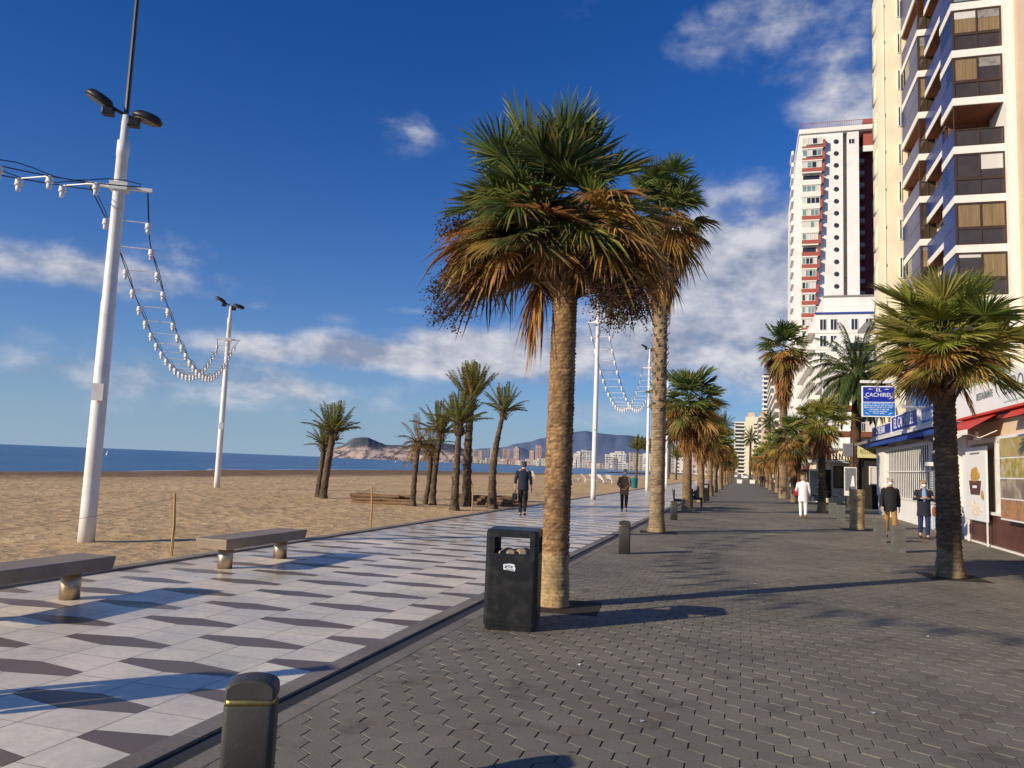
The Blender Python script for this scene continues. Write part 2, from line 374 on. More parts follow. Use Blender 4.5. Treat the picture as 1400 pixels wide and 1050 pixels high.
# --- tiled promenade: pale marble slabs with long brown hexagons
b=MB(); b.c=[]
X0,X1=-8.14,-3.165; CW=1.015; RP=.925
WH=(.82,.73,.58); BR=(.2,.145,.105)
def tilepoly(poly,c,mi):
    poly=clipx(poly,X0,X1)
    if not poly: return
    cx=sum(p[0] for p in poly)/len(poly); cy=sum(p[1] for p in poly)/len(poly)
    q=[]
    for p in poly:
        d=Vector((p[0]-cx,p[1]-cy)); l=max(d.length,.01); s=max(.2,(l-.004)/l); q.append((cx+d.x*s,cy+d.y*s,0))
    n=len(b.v); b.v+=q; b.c+=[c]*len(q); b.f.append(tuple(range(n,n+len(q)))); b.m.append(mi)
for k in range(-1,6):
    xr=-3.64-k*CW; xl=xr-CW; xm=(xl+xr)/2
    y=4.27+(RP/2 if k%2 else 0)-RP*9
    while y<262:
        he,hm=.065,.16
        tilepoly([(xl,y-he),(xm,y-hm),(xr,y-he),(xr,y+he),(xm,y+hm),(xl,y+he)],jit(BR,.12),1)
        y1=y+RP; ym=(y+y1)/2
        g=jit(WH,.07)
        for (pa,pb,pc,pd) in (((xl,y+he),(xm,y+hm),(xm,ym),(xl,ym)),((xm,y+hm),(xr,y+he),(xr,ym),(xm,ym)),
                              ((xl,ym),(xm,ym),(xm,y1-hm),(xl,y1-he)),((xm,ym),(xr,ym),(xr,y1-he),(xm,y1-hm))):
            tilepoly([pa,pb,pc,pd],jit(WH,.06) if R.random()<.5 else g,0)
        y+=RP
M['marble']=attrmat('pale polished slab',.3,.26,14,.13,.04,(.6,.2),wet=(.2,.5))
M['brown_tile']=attrmat('brown slab',.4,.25,60,.3,.06,(.5,.1),wet=(.25,.5))
for key in ('marble','brown_tile'):          # sand blown in from the beach side, scuffs
    mm=M[key]; N_=mm.node_tree.nodes; L_=mm.node_tree.links; B_=N_['Principled BSDF']; src=B_.inputs['Base Color'].links[0].from_socket
    tcs=N_.new('ShaderNodeTexCoord'); se=N_.new('ShaderNodeSeparateXYZ'); L_.new(tcs.outputs['Object'],se.inputs[0])
    nz=N_.new('ShaderNodeTexNoise'); nz.inputs['Scale'].default_value=1.1; nz.inputs['Detail'].default_value=9; nz.inputs['Roughness'].default_value=.7; L_.new(tcs.outputs['Object'],nz.inputs['Vector'])
    f1=N_.new('ShaderNodeMath'); f1.operation='MULTIPLY_ADD'; L_.new(se.outputs[0],f1.inputs[0]); f1.inputs[1].default_value=-.22; f1.inputs[2].default_value=-1.62
    f2=N_.new('ShaderNodeMath'); f2.operation='ADD'; L_.new(f1.outputs[0],f2.inputs[0]); L_.new(nz.outputs['Fac'],f2.inputs[1])
    f3=N_.new('ShaderNodeMapRange'); f3.inputs[1].default_value=.45; f3.inputs[2].default_value=.85; f3.inputs[4].default_value=.75; L_.new(f2.outputs[0],f3.inputs[0])
    mx=N_.new('ShaderNodeMix'); mx.data_type='RGBA'; L_.new(f3.outputs[0],mx.inputs[0]); L_.new(src,mx.inputs[6]); mx.inputs[7].default_value=(.55,.42,.26,1)
    L_.new(mx.outputs[2],B_.inputs['Base Color'])
tag(b.build('promenade_tiles',[M['marble'],M['brown_tile']]),kind='structure')
M['grout']=mat('grout',(.16,.15,.135),.9,.2,9)
b=MB(); b.box(X0,X1,-8,262,-.3,-.004); tag(b.build('promenade_bed',M['grout']),kind='structure')
def strip(name,xa,xb,z,c,ln,mt,gap=.004):
    b=MB(); b.c=[]; y=-8
    while y<262:
        n=len(b.v); b.box(xa,xb,y,y+ln-gap,-.3,z); b.c+=[jit(c,.12)]*(len(b.v)-n); y+=ln
    return tag(b.build(name,mt),kind='structure')
M['kerb']=attrmat('kerb stone',.75,.35,40,.2,.2,(1.2,.2))
strip('kerb',-3.163,-3.003,.006,(.22,.195,.17),1.0,M['kerb'])
strip('drain_strip',-3.0,-2.845,-.012,(.045,.047,.052),.6,M['kerb'],.002)
strip('path_edge',-2.842,-2.712,.002,(.24,.212,.175),.8,M['kerb'])
strip('beach_kerb',-8.34,-8.143,.03,(.3,.265,.22),1.2,M['kerb'])
# --- sand
def shoreX(y):
    pts=[(-200,-44),(0,-43),(38,-45.5),(75,-52),(112,-55),(150,-45),(188,-28.5),(230,-24),(300,-36),(420,-60),(700,-110),(1200,-260),(1600,-420)]
    for (a,b) in zip(pts,pts[1:]):
        if a[0]<=y<=b[0]:
            t=(y-a[0])/(b[0]-a[0]); t=t*t*(3-2*t); return a[1]+(b[1]-a[1])*t
    return pts[0][1] if y<pts[0][0] else pts[-1][1]
def fbm(x,y,o=5,seed=0):
    s=0;a=1
    for i in range(o): s+=a*mnoise.noise(Vector((x,y,seed+i*7))); x*=2.03;y*=2.03;a*=.52
    return s
us=[(i/150)**1.5 for i in range(151)]
ys=[-12+i*.22 for i in range(0,110)]; y=ys[-1]
while y<340: y+=max(.22,(y-8)*.028); ys.append(y)
b=MB()
for y in ys:
    xs=shoreX(y)-1.2; xe=-8.34
    for u in us:
        x=xe+(xs-xe)*u; dsh=x-shoreX(y)
        amp=min(1,(xe-x)/1.2)
        rough=.5+.5*mnoise.noise(Vector((x*.12,y*.08,5)))
        z=.02+amp*(.045*fbm(x*.35,y*.35,2)+.055*rough*fbm(x*1.5,y*1.5,4,9))
        for k in (0,1):
            pass
        if dsh<9: z=z*max(0,dsh/9)*.8+ .02 - .0
        if dsh<3: z-= (3-dsh)*.12
        b.v.append((x,y,z))
nu=len(us)
for j in range(len(ys)-1):
    for i in range(nu-1):
        b.f.append((j*nu+i,(j+1)*nu+i,(j+1)*nu+i+1,j*nu+i+1)); b.m.append(0)
m,N_,L_,B_=nodes('beach sand'); M['sand']=m
tcs=N_.new('ShaderNodeTexCoord'); sep=N_.new('ShaderNodeSeparateXYZ'); L_.new(tcs.outputs['Object'],sep.inputs[0])
def nn(scale,det,stretch=(1,1,1)):
    mp=N_.new('ShaderNodeMapping'); mp.inputs['Scale'].default_value=stretch; L_.new(tcs.outputs['Object'],mp.inputs[0])
    n=N_.new('ShaderNodeTexNoise'); n.inputs['Scale'].default_value=scale; n.inputs['Detail'].default_value=det; n.inputs['Roughness'].default_value=.65; L_.new(mp.outputs[0],n.inputs['Vector']); return n.outputs['Fac']
def ramp(inp,stops):
    r=N_.new('ShaderNodeValToRGB'); e=r.color_ramp.elements
    while len(e)<len(stops): e.new(.5)
    for k,(p,c) in enumerate(stops): e[k].position=p; e[k].color=(*c,1)
    L_.new(inp,r.inputs[0]); return r.outputs[0]
base=ramp(nn(2.2,8),[(.25,(.55,.385,.195)),(.5,(.73,.525,.28)),(.75,(.82,.615,.355))])
blot=nn(.35,4,(1,.6,1))
mxa=N_.new('ShaderNodeMix'); mxa.data_type='RGBA'; mxa.blend_type='MULTIPLY'; mxa.inputs[0].default_value=.7
L_.new(base,mxa.inputs[6]); L_.new(ramp(blot,[(.3,(.72,.68,.62)),(.7,(1,1,1))]),mxa.inputs[7])
# damp raked sand toward the water (beyond about 30 m)
mrw=N_.new('ShaderNodeMapRange'); mrw.inputs[1].default_value=-27; mrw.inputs[2].default_value=-33
ad=N_.new('ShaderNodeMath'); ad.operation='MULTIPLY_ADD'; L_.new(nn(.5,4,(1,.15,1)),ad.inputs[0]); ad.inputs[1].default_value=8; L_.new(sep.outputs[0],ad.inputs[2])
L_.new(ad.outputs[0],mrw.inputs[0])
mxb=N_.new('ShaderNodeMix'); mxb.data_type='RGBA'; L_.new(mrw.outputs[0],mxb.inputs[0]); L_.new(mxa.outputs[2],mxb.inputs[6])
L_.new(ramp(nn(1.2,6,(1,.12,1)),[(.3,(.17,.108,.062)),(.7,(.33,.215,.125))]),mxb.inputs[7])
L_.new(mxb.outputs[2],B_.inputs['Base Color']); B_.inputs['Roughness'].default_value=.95; B_.inputs['Specular IOR Level'].default_value=.15
bm_=N_.new('ShaderNodeBump'); bm_.inputs['Strength'].default_value=.8; bm_.inputs['Distance'].default_value=.075
vor=N_.new('ShaderNodeTexVoronoi'); vor.inputs['Scale'].default_value=2.6; L_.new(tcs.outputs['Object'],vor.inputs['Vector'])
ad2=N_.new('ShaderNodeMath'); ad2.operation='MULTIPLY_ADD'; L_.new(vor.outputs['Distance'],ad2.inputs[0]); ad2.inputs[1].default_value=.8; L_.new(nn(6,8),ad2.inputs[2])
L_.new(ad2.outputs[0],bm_.inputs['Height']); L_.new(bm_.outputs[0],B_.inputs['Normal'])
tag(b.build('beach_sand',M['sand'],smooth=True),kind='structure')
# --- land beyond, to the horizon
b=MB(); yy=[-400,-200,-60,-14,0,38,75,112,150,188,230,300,330,420,700,1200,1600]
for a,c in zip(yy,yy[1:]):
    for k in range(4):
        y0=a+(c-a)*k/4; y1=a+(c-a)*(k+1)/4
        b.quad((shoreX(y0)+.6,y0,-.31),(9000,y0,-.31),(9000,y1,-.31),(shoreX(y1)+.6,y1,-.31))
b.quad((-420,1600,-.31),(9000,1600,-.31),(9000,15000,-.31),(-420,15000,-.31)); b.quad((-3600,2500,-.312),(-420,1600,-.312),(-420,15000,-.312),(-3600,15000,-.312))
M['land']=mat('far land',(.16,.13,.1),.95,.3,.02); tag(b.build('land_ground',M['land']),kind='structure')
b=MB(); b.quad((-60,320,-.02),(60,320,-.02),(60,900,-.02),(-60,900,-.02)); tag(b.build('far_road',M['far_pave']),kind='structure')
# --- sea
m,N_,L_,B_=nodes('sea water'); tcs=N_.new('ShaderNodeTexCoord')
B_.inputs['Roughness'].default_value=.25; B_.inputs['IOR'].default_value=1.33; B_.inputs['Specular IOR Level'].default_value=.5
cw=nn(.02,3,(1,.3,1)); L_.new(ramp(cw,[(.35,(.012,.09,.22)),(.65,(.03,.15,.31))]),B_.inputs['Base Color'])
bm_=N_.new('ShaderNodeBump'); bm_.inputs['Strength'].default_value=.9; bm_.inputs['Distance'].default_value=1.0
a1=nn(.35,6,(1,.35,1)); a2=nn(.04,3,(1,.3,1)); a3=N_.new('ShaderNodeMath'); a3.operation='ADD'; L_.new(a1,a3.inputs[0]); L_.new(a2,a3.inputs[1])
L_.new(a3.outputs[0],bm_.inputs['Height']); L_.new(bm_.outputs[0],B_.inputs['Normal'])
b=MB(); b.quad((-40000,-20000,-.3),(0,-20000,-.3),(0,40000,-.3),(-40000,40000,-.3)); tag(b.build('sea_water',m),kind='structure')
# breaking wave, a low ridge of foam just off the shore
b=MB(); rs=[]
for i in range(160):
    y=40+i*.95; xs=shoreX(y)-2.2+.6*mnoise.noise(Vector((0,y*.2,1)))
    hgt=max(0,.20+.28*mnoise.noise(Vector((2,y*.07,3))))*(1 if y>70 else .3)
    rs.append([(xs+.9,y,-.33),(xs+.2,y,-.3+hgt),(xs-.3,y,-.3+hgt*.9),(xs-1.1,y,-.33)])
b.rings(rs); M['foam']=mat('sea foam',(.75,.78,.8),.6,.2,3); tag(b.build('sea_foam',M['foam'],smooth=True),kind='structure')
# ================================================================ PALMS
UP=Vector((0,0,1))
GREENS=[(.065,.135,.04),(.11,.185,.045),(.045,.1,.04),(.17,.22,.06)]
LIME=[(.25,.3,.05),(.33,.34,.07),(.15,.22,.04),(.4,.37,.1)]
YEL=[(.34,.27,.06),(.42,.25,.055),(.28,.24,.06)]
DEADC=[(.38,.18,.055),(.27,.12,.042),(.5,.29,.11),(.17,.08,.035)]
def mixc(a,c,t): return tuple(a[i]+(c[i]-a[i])*t for i in range(3))
def fan_leaf(b, base, azim, elev, plen, flen, rr, c0, c1, droop=.25, nseg=30, spread=215, thin=1.0, fold=.0):
    """one palmate leaf: arching petiole, fused palm, split drooping tips"""
    h=Vector((math.cos(azim),math.sin(azim),0))
    d=(h*math.cos(elev)+UP*math.sin(elev)).normalized()
    side=UP.cross(h).normalized()
    p=Vector(base); pts=[p.copy()]
    for i in range(4):
        d=(d+Vector((0,0,-.05*droop*4))).normalized(); p=p+d*(plen/4); pts.append(p.copy())
    n0=len(b.v); b.tube(pts,[.016,.013,.011,.009,.008],4); b.c+=[mixc(c0,(.16,.14,.05),.5)]*(len(b.v)-n0)
    roll_=rr.uniform(-.5,.5)
    nrm=side.cross(d).normalized()
    s2=(side*math.cos(roll_)+nrm*math.sin(roll_)).normalized(); nrm=s2.cross(d).normalized()
    for i in range(nseg):
        t=(i/(nseg-1)-.5); a=rad(spread)*t
        L0=flen*(1-.30*abs(t)*2)*rr.uniform(.85,1.08)
        dirv=(d*math.cos(a)+s2*math.sin(a)).normalized()
        dirv=(dirv+nrm*(fold*math.cos(a*2)+rr.uniform(-.07,.07))).normalized()
        wv=(dirv.cross(nrm)).normalized()
        wv=(wv+nrm*(.8 if i%2 else -.8)).normalized()
        w=L0*rad(spread)/nseg*.36*thin
        tw=rr.uniform(0,1)**1.5; cc=mixc(c0,c1,tw*.85); k=rr.uniform(.65,1.4); cc=tuple(x*k for x in cc)
        dr=droop*rr.uniform(.5,1.6)
        def P(r): return p+dirv*(r*L0)+Vector((0,0,-dr*L0*(r**2.8)*.75))
        n=len(b.v)
        a0=P(.03); a1=P(.36); a2=P(.74); a3=P(1.0)+Vector((rr.uniform(-.05,.05),rr.uniform(-.05,.05),-dr*.1))
        b.v+=[tuple(a0),tuple(a1-wv*w),tuple(a1+wv*w),tuple(a2-wv*w*.75),tuple(a2+wv*w*.75),tuple(a3)]
        tipc=mixc(cc,(.42,.28,.13),.7*rr.random())
        b.c+=[cc,cc,cc,cc,cc,tipc]
        b.f+=[(n,n+1,n+2),(n+1,n+3,n+4,n+2),(n+3,n+5,n+4)]; b.m+=[0,0,0]
def fruit_cluster(b, base, azim, elev, ln, rr, n=260, spread=.34, hang=.5, c=(.05,.03,.018)):
    """branched, hanging flower and fruit stalk: many fine twigs with small berries"""
    h=Vector((math.cos(azim),math.sin(azim),0)); d=(h*math.cos(elev)+UP*math.sin(elev)).normalized(); p=Vector(base); pts=[p.copy()]
    for i in range(7):
        d=(d+Vector((0,0,-hang*.3))).normalized(); p=p+d*(ln/7); pts.append(p.copy())
    n0=len(b.v); b.tube(pts,[.018-.0018*i for i in range(8)],4); b.c+=[(.16,.1,.04)]*(len(b.v)-n0)
    for i in range(n):
        t=rr.uniform(.35,1); k=t*7; q=pts[int(min(6,k))].lerp(pts[int(min(6,k))+1],k-int(min(6,k)))
        e=Vector((rr.gauss(0,1),rr.gauss(0,1),rr.gauss(-.4,.8))).normalized()*spread*rr.uniform(.2,1)
        e2=q+e; wv=e.cross(Vector((rr.random(),rr.random(),rr.random()))).normalized()*.0035
        n1=len(b.v); cc=tuple(x*rr.uniform(.6,2.2) for x in c)
        b.v+=[tuple(q),tuple(e2-wv),tuple(e2+wv)]; b.c+=[(.13,.075,.03)]*3; b.f.append((n1,n1+1,n1+2)); b.m.append(0)
        for _ in range(3):
            o=e2-e*rr.uniform(0,.5)+Vector((rr.gauss(0,.018),rr.gauss(0,.018),rr.gauss(0,.018))); s=rr.uniform(.007,.013)
            n1=len(b.v); b.v+=[(o.x+s,o.y,o.z-s),(o.x-s,o.y+s,o.z-s),(o.x-s,o.y-s,o.z-s),(o.x,o.y,o.z+s)]; b.c+=[cc]*4
            b.f+=[(n1,n1+1,n1+3),(n1+1,n1+2,n1+3),(n1+2,n1,n1+3),(n1,n1+2,n1+1)]; b.m+=[0]*4
def fan_crown(seed, nlive, nyel, ndead, size=1.0, nseg=40, tall=.4, low=-.1, skirt=1.0, elmax=1.45, greens=None, yend=-.75, droop=1.0, rag=.2):
    """meshes (green crown, dead skirt) around the origin = top of the trunk"""
    rr=random.Random(seed); g=MB(); g.c=[]; dd=MB(); dd.c=[]
    ga=2.399963; greens=greens or GREENS
    for i in range(nlive):
        t=i/max(1,nlive-1); elv=elmax-(elmax-low)*t**.8+rr.uniform(-.22,.22); azm=i*ga+rr.uniform(-.4,.4)
        hz=tall*(1-.8*t)
        c0=rr.choice(greens); c1=mixc(c0,rr.choice(YEL),.3+.5*t)
        pl=size*(.48+.3*math.sin(t*PI))*rr.uniform(.45,1.25)
        fan_leaf(g,(0.06*math.cos(azm),0.06*math.sin(azm),hz),azm,elv,pl,size*rr.uniform(.66,.92),rr,c0,c1,(.08+.16*t)*droop,nseg,rr.uniform(170,235),fold=rr.uniform(-.1,.35))
    for i in range(nyel):
        t=i/max(1,nyel-1); elv=low+(yend-low)*t+rr.uniform(-.2,.2); azm=i*ga*1.07+rr.uniform(-.5,.5)
        c0=rr.choice(YEL) if rr.random()<.5 else rr.choice(DEADC); c1=rr.choice(DEADC)
        if rr.random()<rag: c0=rr.choice(greens)
        fan_leaf(g,(.08*math.cos(azm),.08*math.sin(azm),tall*.2*(1-t)-.05*t),azm,elv,size*rr.uniform(.3,.85),size*rr.uniform(.6,.85),rr,c0,c1,(.2+.2*t)*droop,nseg,rr.uniform(130,210),fold=rr.uniform(-.2,.2))
    for i in range(ndead):
        t=i/max(1,ndead-1); elv=yend-.15-(1.35+yend)*t*min(1,skirt)+rr.uniform(-.2,.2); azm=i*ga*1.13+rr.uniform(-.5,.5)
        c0=rr.choice(DEADC); c1=rr.choice(DEADC)
        fan_leaf(dd,(.1*math.cos(azm),.1*math.sin(azm),-.05-.5*skirt*t),azm,elv,size*rr.uniform(.3,.6),size*rr.uniform(.5,.75),rr,c0,c1,.55*droop,max(14,nseg-12),rr.uniform(70,130),1.1)
    return g.mesh('fan_crown_%d'%seed,M['leaf']), dd.mesh('fan_skirt_%d'%seed,M['dead'])
def trunk_mesh(seed, hgt, r0, r1, lean=(0,0), style='fibre', flare=.25, pale=None, k=20, cols=((.15,.1,.062),(.22,.155,.09)), step=.035, bend=0):
    rr=random.Random(seed); b=MB(); b.c=[]
    n=int(hgt/step); rings=[]
    for i in range(n+1):
        t=i/n; z=hgt*t
        r=r0+(r1-r0)*t+flare*r0*math.exp(-z/.22)
        r*=1+.045*mnoise.noise(Vector((seed,z*1.3,0)))
        cx=lean[0]*t**1.4+bend*math.sin(t*PI); cy=lean[1]*t**1.4
        ring_j=(.05 if i%2 else -.02)+rr.uniform(-.03,.03)
        ring=[]
        for q in range(k):
            a=2*PI*q/k
            rj=ring_j+.07*mnoise.noise(Vector((math.cos(a)*2.5,math.sin(a)*2.5,z*14+seed)))
            if style=='boots': rj+=.16*max(0,math.sin(q*PI*2/ k*5 + (i//4)*PI))*((i%4)/3.)
            ring.append((cx+r*(1+rj)*math.cos(a),cy+r*(1+rj)*math.sin(a),z))
        rings.append(ring)
        for q in range(k):
            c=mixc(cols[0],cols[1],rr.random()); s=1-.4*(1 if i%2==0 else 0)*rr.random()
            if pale and z<pale[0]+.12*mnoise.noise(Vector((q*.9,seed,0))): c=mixc(c,pale[1],.75)
            b.c.append(tuple(x*s for x in c))
    b.rings(rings)
    return b
def boots_mesh(seed, z0, z1, r0, r1, n, ln=.22, cols=DEADC):
    rr=random.Random(seed); b=MB(); b.c=[]
    for i in range(n):
        t=i/n; a=i*2.399963+rr.uniform(-.3,.3); z=z0+(z1-z0)*t; r=r0+(r1-r0)*t
        h=Vector((math.cos(a),math.sin(a),0)); s=UP.cross(h); l=ln*rr.uniform(.6,1.3); wd=.05*rr.uniform(.7,1.3)
        out=h*rr.uniform(.35,.8)+UP*rr.uniform(.2,.9); out.normalize()
        p=h*(r*.9)+UP*z; n0=len(b.v)
        q=p+out*l
        b.v+=[tuple(p-s*wd-UP*.05),tuple(p+s*wd-UP*.05),tuple(q+s*wd*.55),tuple(q-s*wd*.55),tuple(p+h*.035-UP*.03),tuple(q+h*.02-UP*.01)]
        c=rr.choice(cols); c=mixc(c,(.2,.14,.08),.4); b.c+=[c,c,mixc(c,(.4,.3,.18),.5),mixc(c,(.4,.3,.18),.5),tuple(x*.7 for x in c),c]
        b.f+=[(n0,n0+4,n0+5,n0+3),(n0+4,n0+1,n0+2,n0+5),(n0,n0+3,n0+2,n0+1)]; b.m+=[0]*3
    return b
def soil_pit(x,y,s=.5,rz=0):
    b=MB(); 
    pts=[]
    for i in range(-6,7): pts.append(i/6*s)
    b.box(-s,s,-s,s,-.02,.004)
    o=b.build('soil',M['soil'],loc=(x,y,0)); o.rotation_euler=(0,0,rz); tag(o,kind='structure')

# -- the large palm in the foreground (own crown)
g1=fan_crown(11,50,40,4,.88,48,.45,.0,.25,1.5,yend=-.5,droop=.5)
rr=random.Random(5)
r_=empty('fan_palm',(-2.13,9.18,0),'large shaggy fan palm right behind the black litter bin','palm tree','fan palms in a row along the tiled promenade')
tb=trunk_mesh(3,4.5,.162,.15,(.02,0),'fibre',.16,(.62,(.5,.37,.2)),28,((.16,.09,.045),(.40,.255,.13)),.022)
tb.build('trunk',M['trunk'],r_,True)
inst('crown',g1[0],r_,(-.28,0,4.58)); inst('dead_fronds',g1[1],r_,(-.05,0,4.6))
boots_mesh(4,3.72,4.7,.16,.36,420,.2).build('leaf_bases',M['dead'],r_)
fb=MB(); fb.c=[]
for (a_,e_,l_) in ((PI*1.02,.2,1.8),(PI*1.12,-.1,1.75),(PI*.9,.6,1.6),(PI*1.05,.75,1.5),(-.25,-.1,1.5),(-.1,-.45,1.3),(-.6,-.2,1.45),(.15,-.2,1.4)):
    fruit_cluster(fb,(-.12,0,4.42),a_,e_,l_,rr,420,.36,.55)
fb.build('fruit_stalks',M['dead'],r_)
# one broken leaf hanging against the trunk at left
lb=MB(); lb.c=[]
for k in range(40): fan_leaf(lb,(-.25 if k<27 else -.02,-.02,4.68),(PI+rr.uniform(-.7,.75) if k<27 else rr.uniform(-.75,.75)),.3-.034*(k if k<27 else (k-27)*1.9)+rr.uniform(-.1,.1),rr.uniform(.5,1.0),rr.uniform(.6,.82),rr,rr.choice(DEADC+YEL),rr.choice(DEADC),rr.uniform(.25,.6),44,rr.uniform(150,215),fold=rr.uniform(-.2,.2))
for k in range(12): fan_leaf(lb,(-.22+.05*math.cos(k),-.06,4.72),-PI/2+rr.uniform(-1.3,1.3),.35-.07*k+rr.uniform(-.1,.1),rr.uniform(.3,.75),rr.uniform(.55,.75),rr,rr.choice(GREENS),rr.choice(YEL),rr.uniform(.15,.35),46,rr.uniform(170,230),fold=rr.uniform(-.1,.25))
lb.build('browning_fronds',M['leaf'],r_)
hb=MB(); hb.c=[]
for k in range(4): fan_leaf(hb,(-.2,-.05,4.08),PI+.3*k-.35,-.75-.1*k,.22,.52,rr,DEADC[0],DEADC[2],1.1,20,90,1.3)
hb.build('hanging_frond',M['dead'],r_)
soil_pit(-2.05,9.2,.46,.1)
# -- shared variants
VAR=[fan_crown(21,34,34,16,1.0,32,.5,.05,1.0,yend=-.9), fan_crown(22,30,34,30,1.0,32,.5,.1,1.7,yend=-.95,droop=1.5), fan_crown(23,36,16,10,.95,32,.45,-.1,.8,greens=LIME,yend=-.7)]
LOW=[fan_crown(31,20,20,12,1.05,18,.5,.05,1.2,yend=-.95), fan_crown(32,22,16,9,1.0,18,.5,.05,1.0,yend=-.9,greens=LIME)]
RIGHT=fan_crown(41,56,26,3,.98,46,.25,-.15,.2,1.45,greens=LIME,yend=-.6,droop=.5,rag=.6)
TALLC=fan_crown(51,26,26,54,1.2,26,.5,.0,3.2,yend=-1.1,droop=1.4)
def fan_palm(x,y,h,label,group,var,sc=1.0,r=.16,rz=0,style='fibre',lean=(0,0),cols=((.17,.115,.068),(.32,.22,.12)),boots=True,fruit=False,pale=(.5,(.33,.25,.15)),pit=True,k=18,step=.035,skirt=True):
    e=empty('fan_palm',(x,y,0),label,'palm tree',group,0)
    tb=trunk_mesh(int(x*7+y*13)%97,h+.25,r*1.04,r*.9,lean,style,.3,pale,k,cols,step); tb.build('trunk',M['trunk'],e,True)
    inst('crown',var[0],e,(lean[0],lean[1],h+.4*sc),(0,0,rz),sc)
    if skirt: inst('dead_fronds',var[1],e,(lean[0],lean[1],h+.35*sc),(0,0,rz+.7),sc)
    if boots: boots_mesh(int(y),max(.5,h-.5),h+.4,r,r*1.5,60,.24).build('leaf_bases',M['dead'],e).location=(lean[0]*.95,lean[1]*.95,0)
    if fruit:
        fb=MB(); fb.c=[]; rq=random.Random(int(y))
        for q in range(fruit): fruit_cluster(fb,(lean[0],lean[1],h+.4),(rq.uniform(0,6.28) if y>16 else -.9-.5*q),rq.uniform(-.4,.3),(1.25 if y>16 else .75),rq,150,.34,.55,(.09,.05,.025))
        fb.build('fruit_stalks',M['dead'],e)
    if pit: soil_pit(x+.05,y,.48,.1)
    return e
GL='fan palms in a row along the tiled promenade'; GR='fan palms in a row along the shop fronts'
e=fan_palm(-2.18,21.2,7.95,'tall fan palm with rough pale trunk and brown hanging skirt, second in the left row',GL,(VAR[1][0],VAR[1][1]),1.12,.19,.4,'fibre',(.0,0),((.2,.14,.085),(.42,.32,.2)),True,3)
boots_mesh(77,3.2,7.9,.18,.19,150,.11,[(.28,.2,.12),(.2,.14,.09)]).build('leaf_stubs',M['dead'],e)
tb_lbl=['third palm of the left row, thick brown skirt, beside the dark bench','fourth palm of the left row, next to the second black litter bin','fifth palm of the left row, just past the second litter bin']
for i,(yy_,hh,ss) in enumerate(((32.5,3.75,1.12),(43.6,3.7,1.0),(56.0,3.6,1.02))):
    fan_palm(-2.15,yy_,hh,tb_lbl[i],GL,VAR[i%3],ss,.18,1.1*i,fruit=2 if i<2 else 0)
for i in range(13):
    yy_=67.5+11.6*i
    fan_palm(-2.15+.1*math.sin(i*2.1),yy_,3.5+.4*math.sin(i*1.7),'fan palm far down the left row of the promenade, trunk close behind its neighbours',GL,LOW[i%2],1.05+.1*math.sin(i),.18,i*1.3,boots=False,k=10,step=.12,pit=i<3)
# right row
fan_palm(3.46,15.3,3.55,'short bushy green fan palm with dark trunk in front of the blue and white restaurants',GR,RIGHT,1.0,.19,.3,'fibre',(-.06,0),((.085,.058,.04),(.17,.12,.075)),True,3,(.5,(.30,.22,.13)))
fan_palm(3.51,38.6,3.55,'dark slim fan palm behind the pair of grey bollards and the stump',GR,VAR[2],1.0,.17,2.,cols=((.05,.035,.025),(.1,.07,.045)))
fan_palm(3.05,50.9,3.3,'shaggy brown fan palm further back on the right, left of the dark slim one',GR,VAR[1],1.1,.18,.9,cols=((.06,.04,.028),(.11,.08,.05)))
for i in range(14):
    yy_=64+11.6*i
    fan_palm(2.95+.12*math.sin(i*1.9),yy_,3.3+.4*math.sin(i*2.3),'fan palm far down the right row by the shop terraces',GR,LOW[(i+1)%2],1.1+.1*math.sin(i*1.4),.18,i*1.7,boots=False,k=10,step=.12,pit=i<3)
# tall washingtonia with a long skirt
e=fan_palm(2.75,58.0,9.9,'very tall fan palm with a long straw coloured skirt rising above the right row','tall skirted palms',TALLC,1.28,.27,.2,pale=(.5,(.3,.24,.16)),cols=((.16,.11,.07),(.28,.2,.13)))
# stump of a felled palm
e=empty('palm_stump',(3.55,27.4,0),'sawn off pale palm stump standing between the grey bollards','stump')
trunk_mesh(9,1.28,.21,.225,(0,0),'fibre',.1,None,22,((.34,.25,.13),(.52,.4,.22)),.03).build('trunk',M['trunk'],e,True)
boots_mesh(12,.75,1.27,.2,.21,26,.09,[(.36,.27,.15),(.2,.15,.08)]).build('leaf_stubs',M['dead'],e); soil_pit(3.55,27.4,.5,.1)

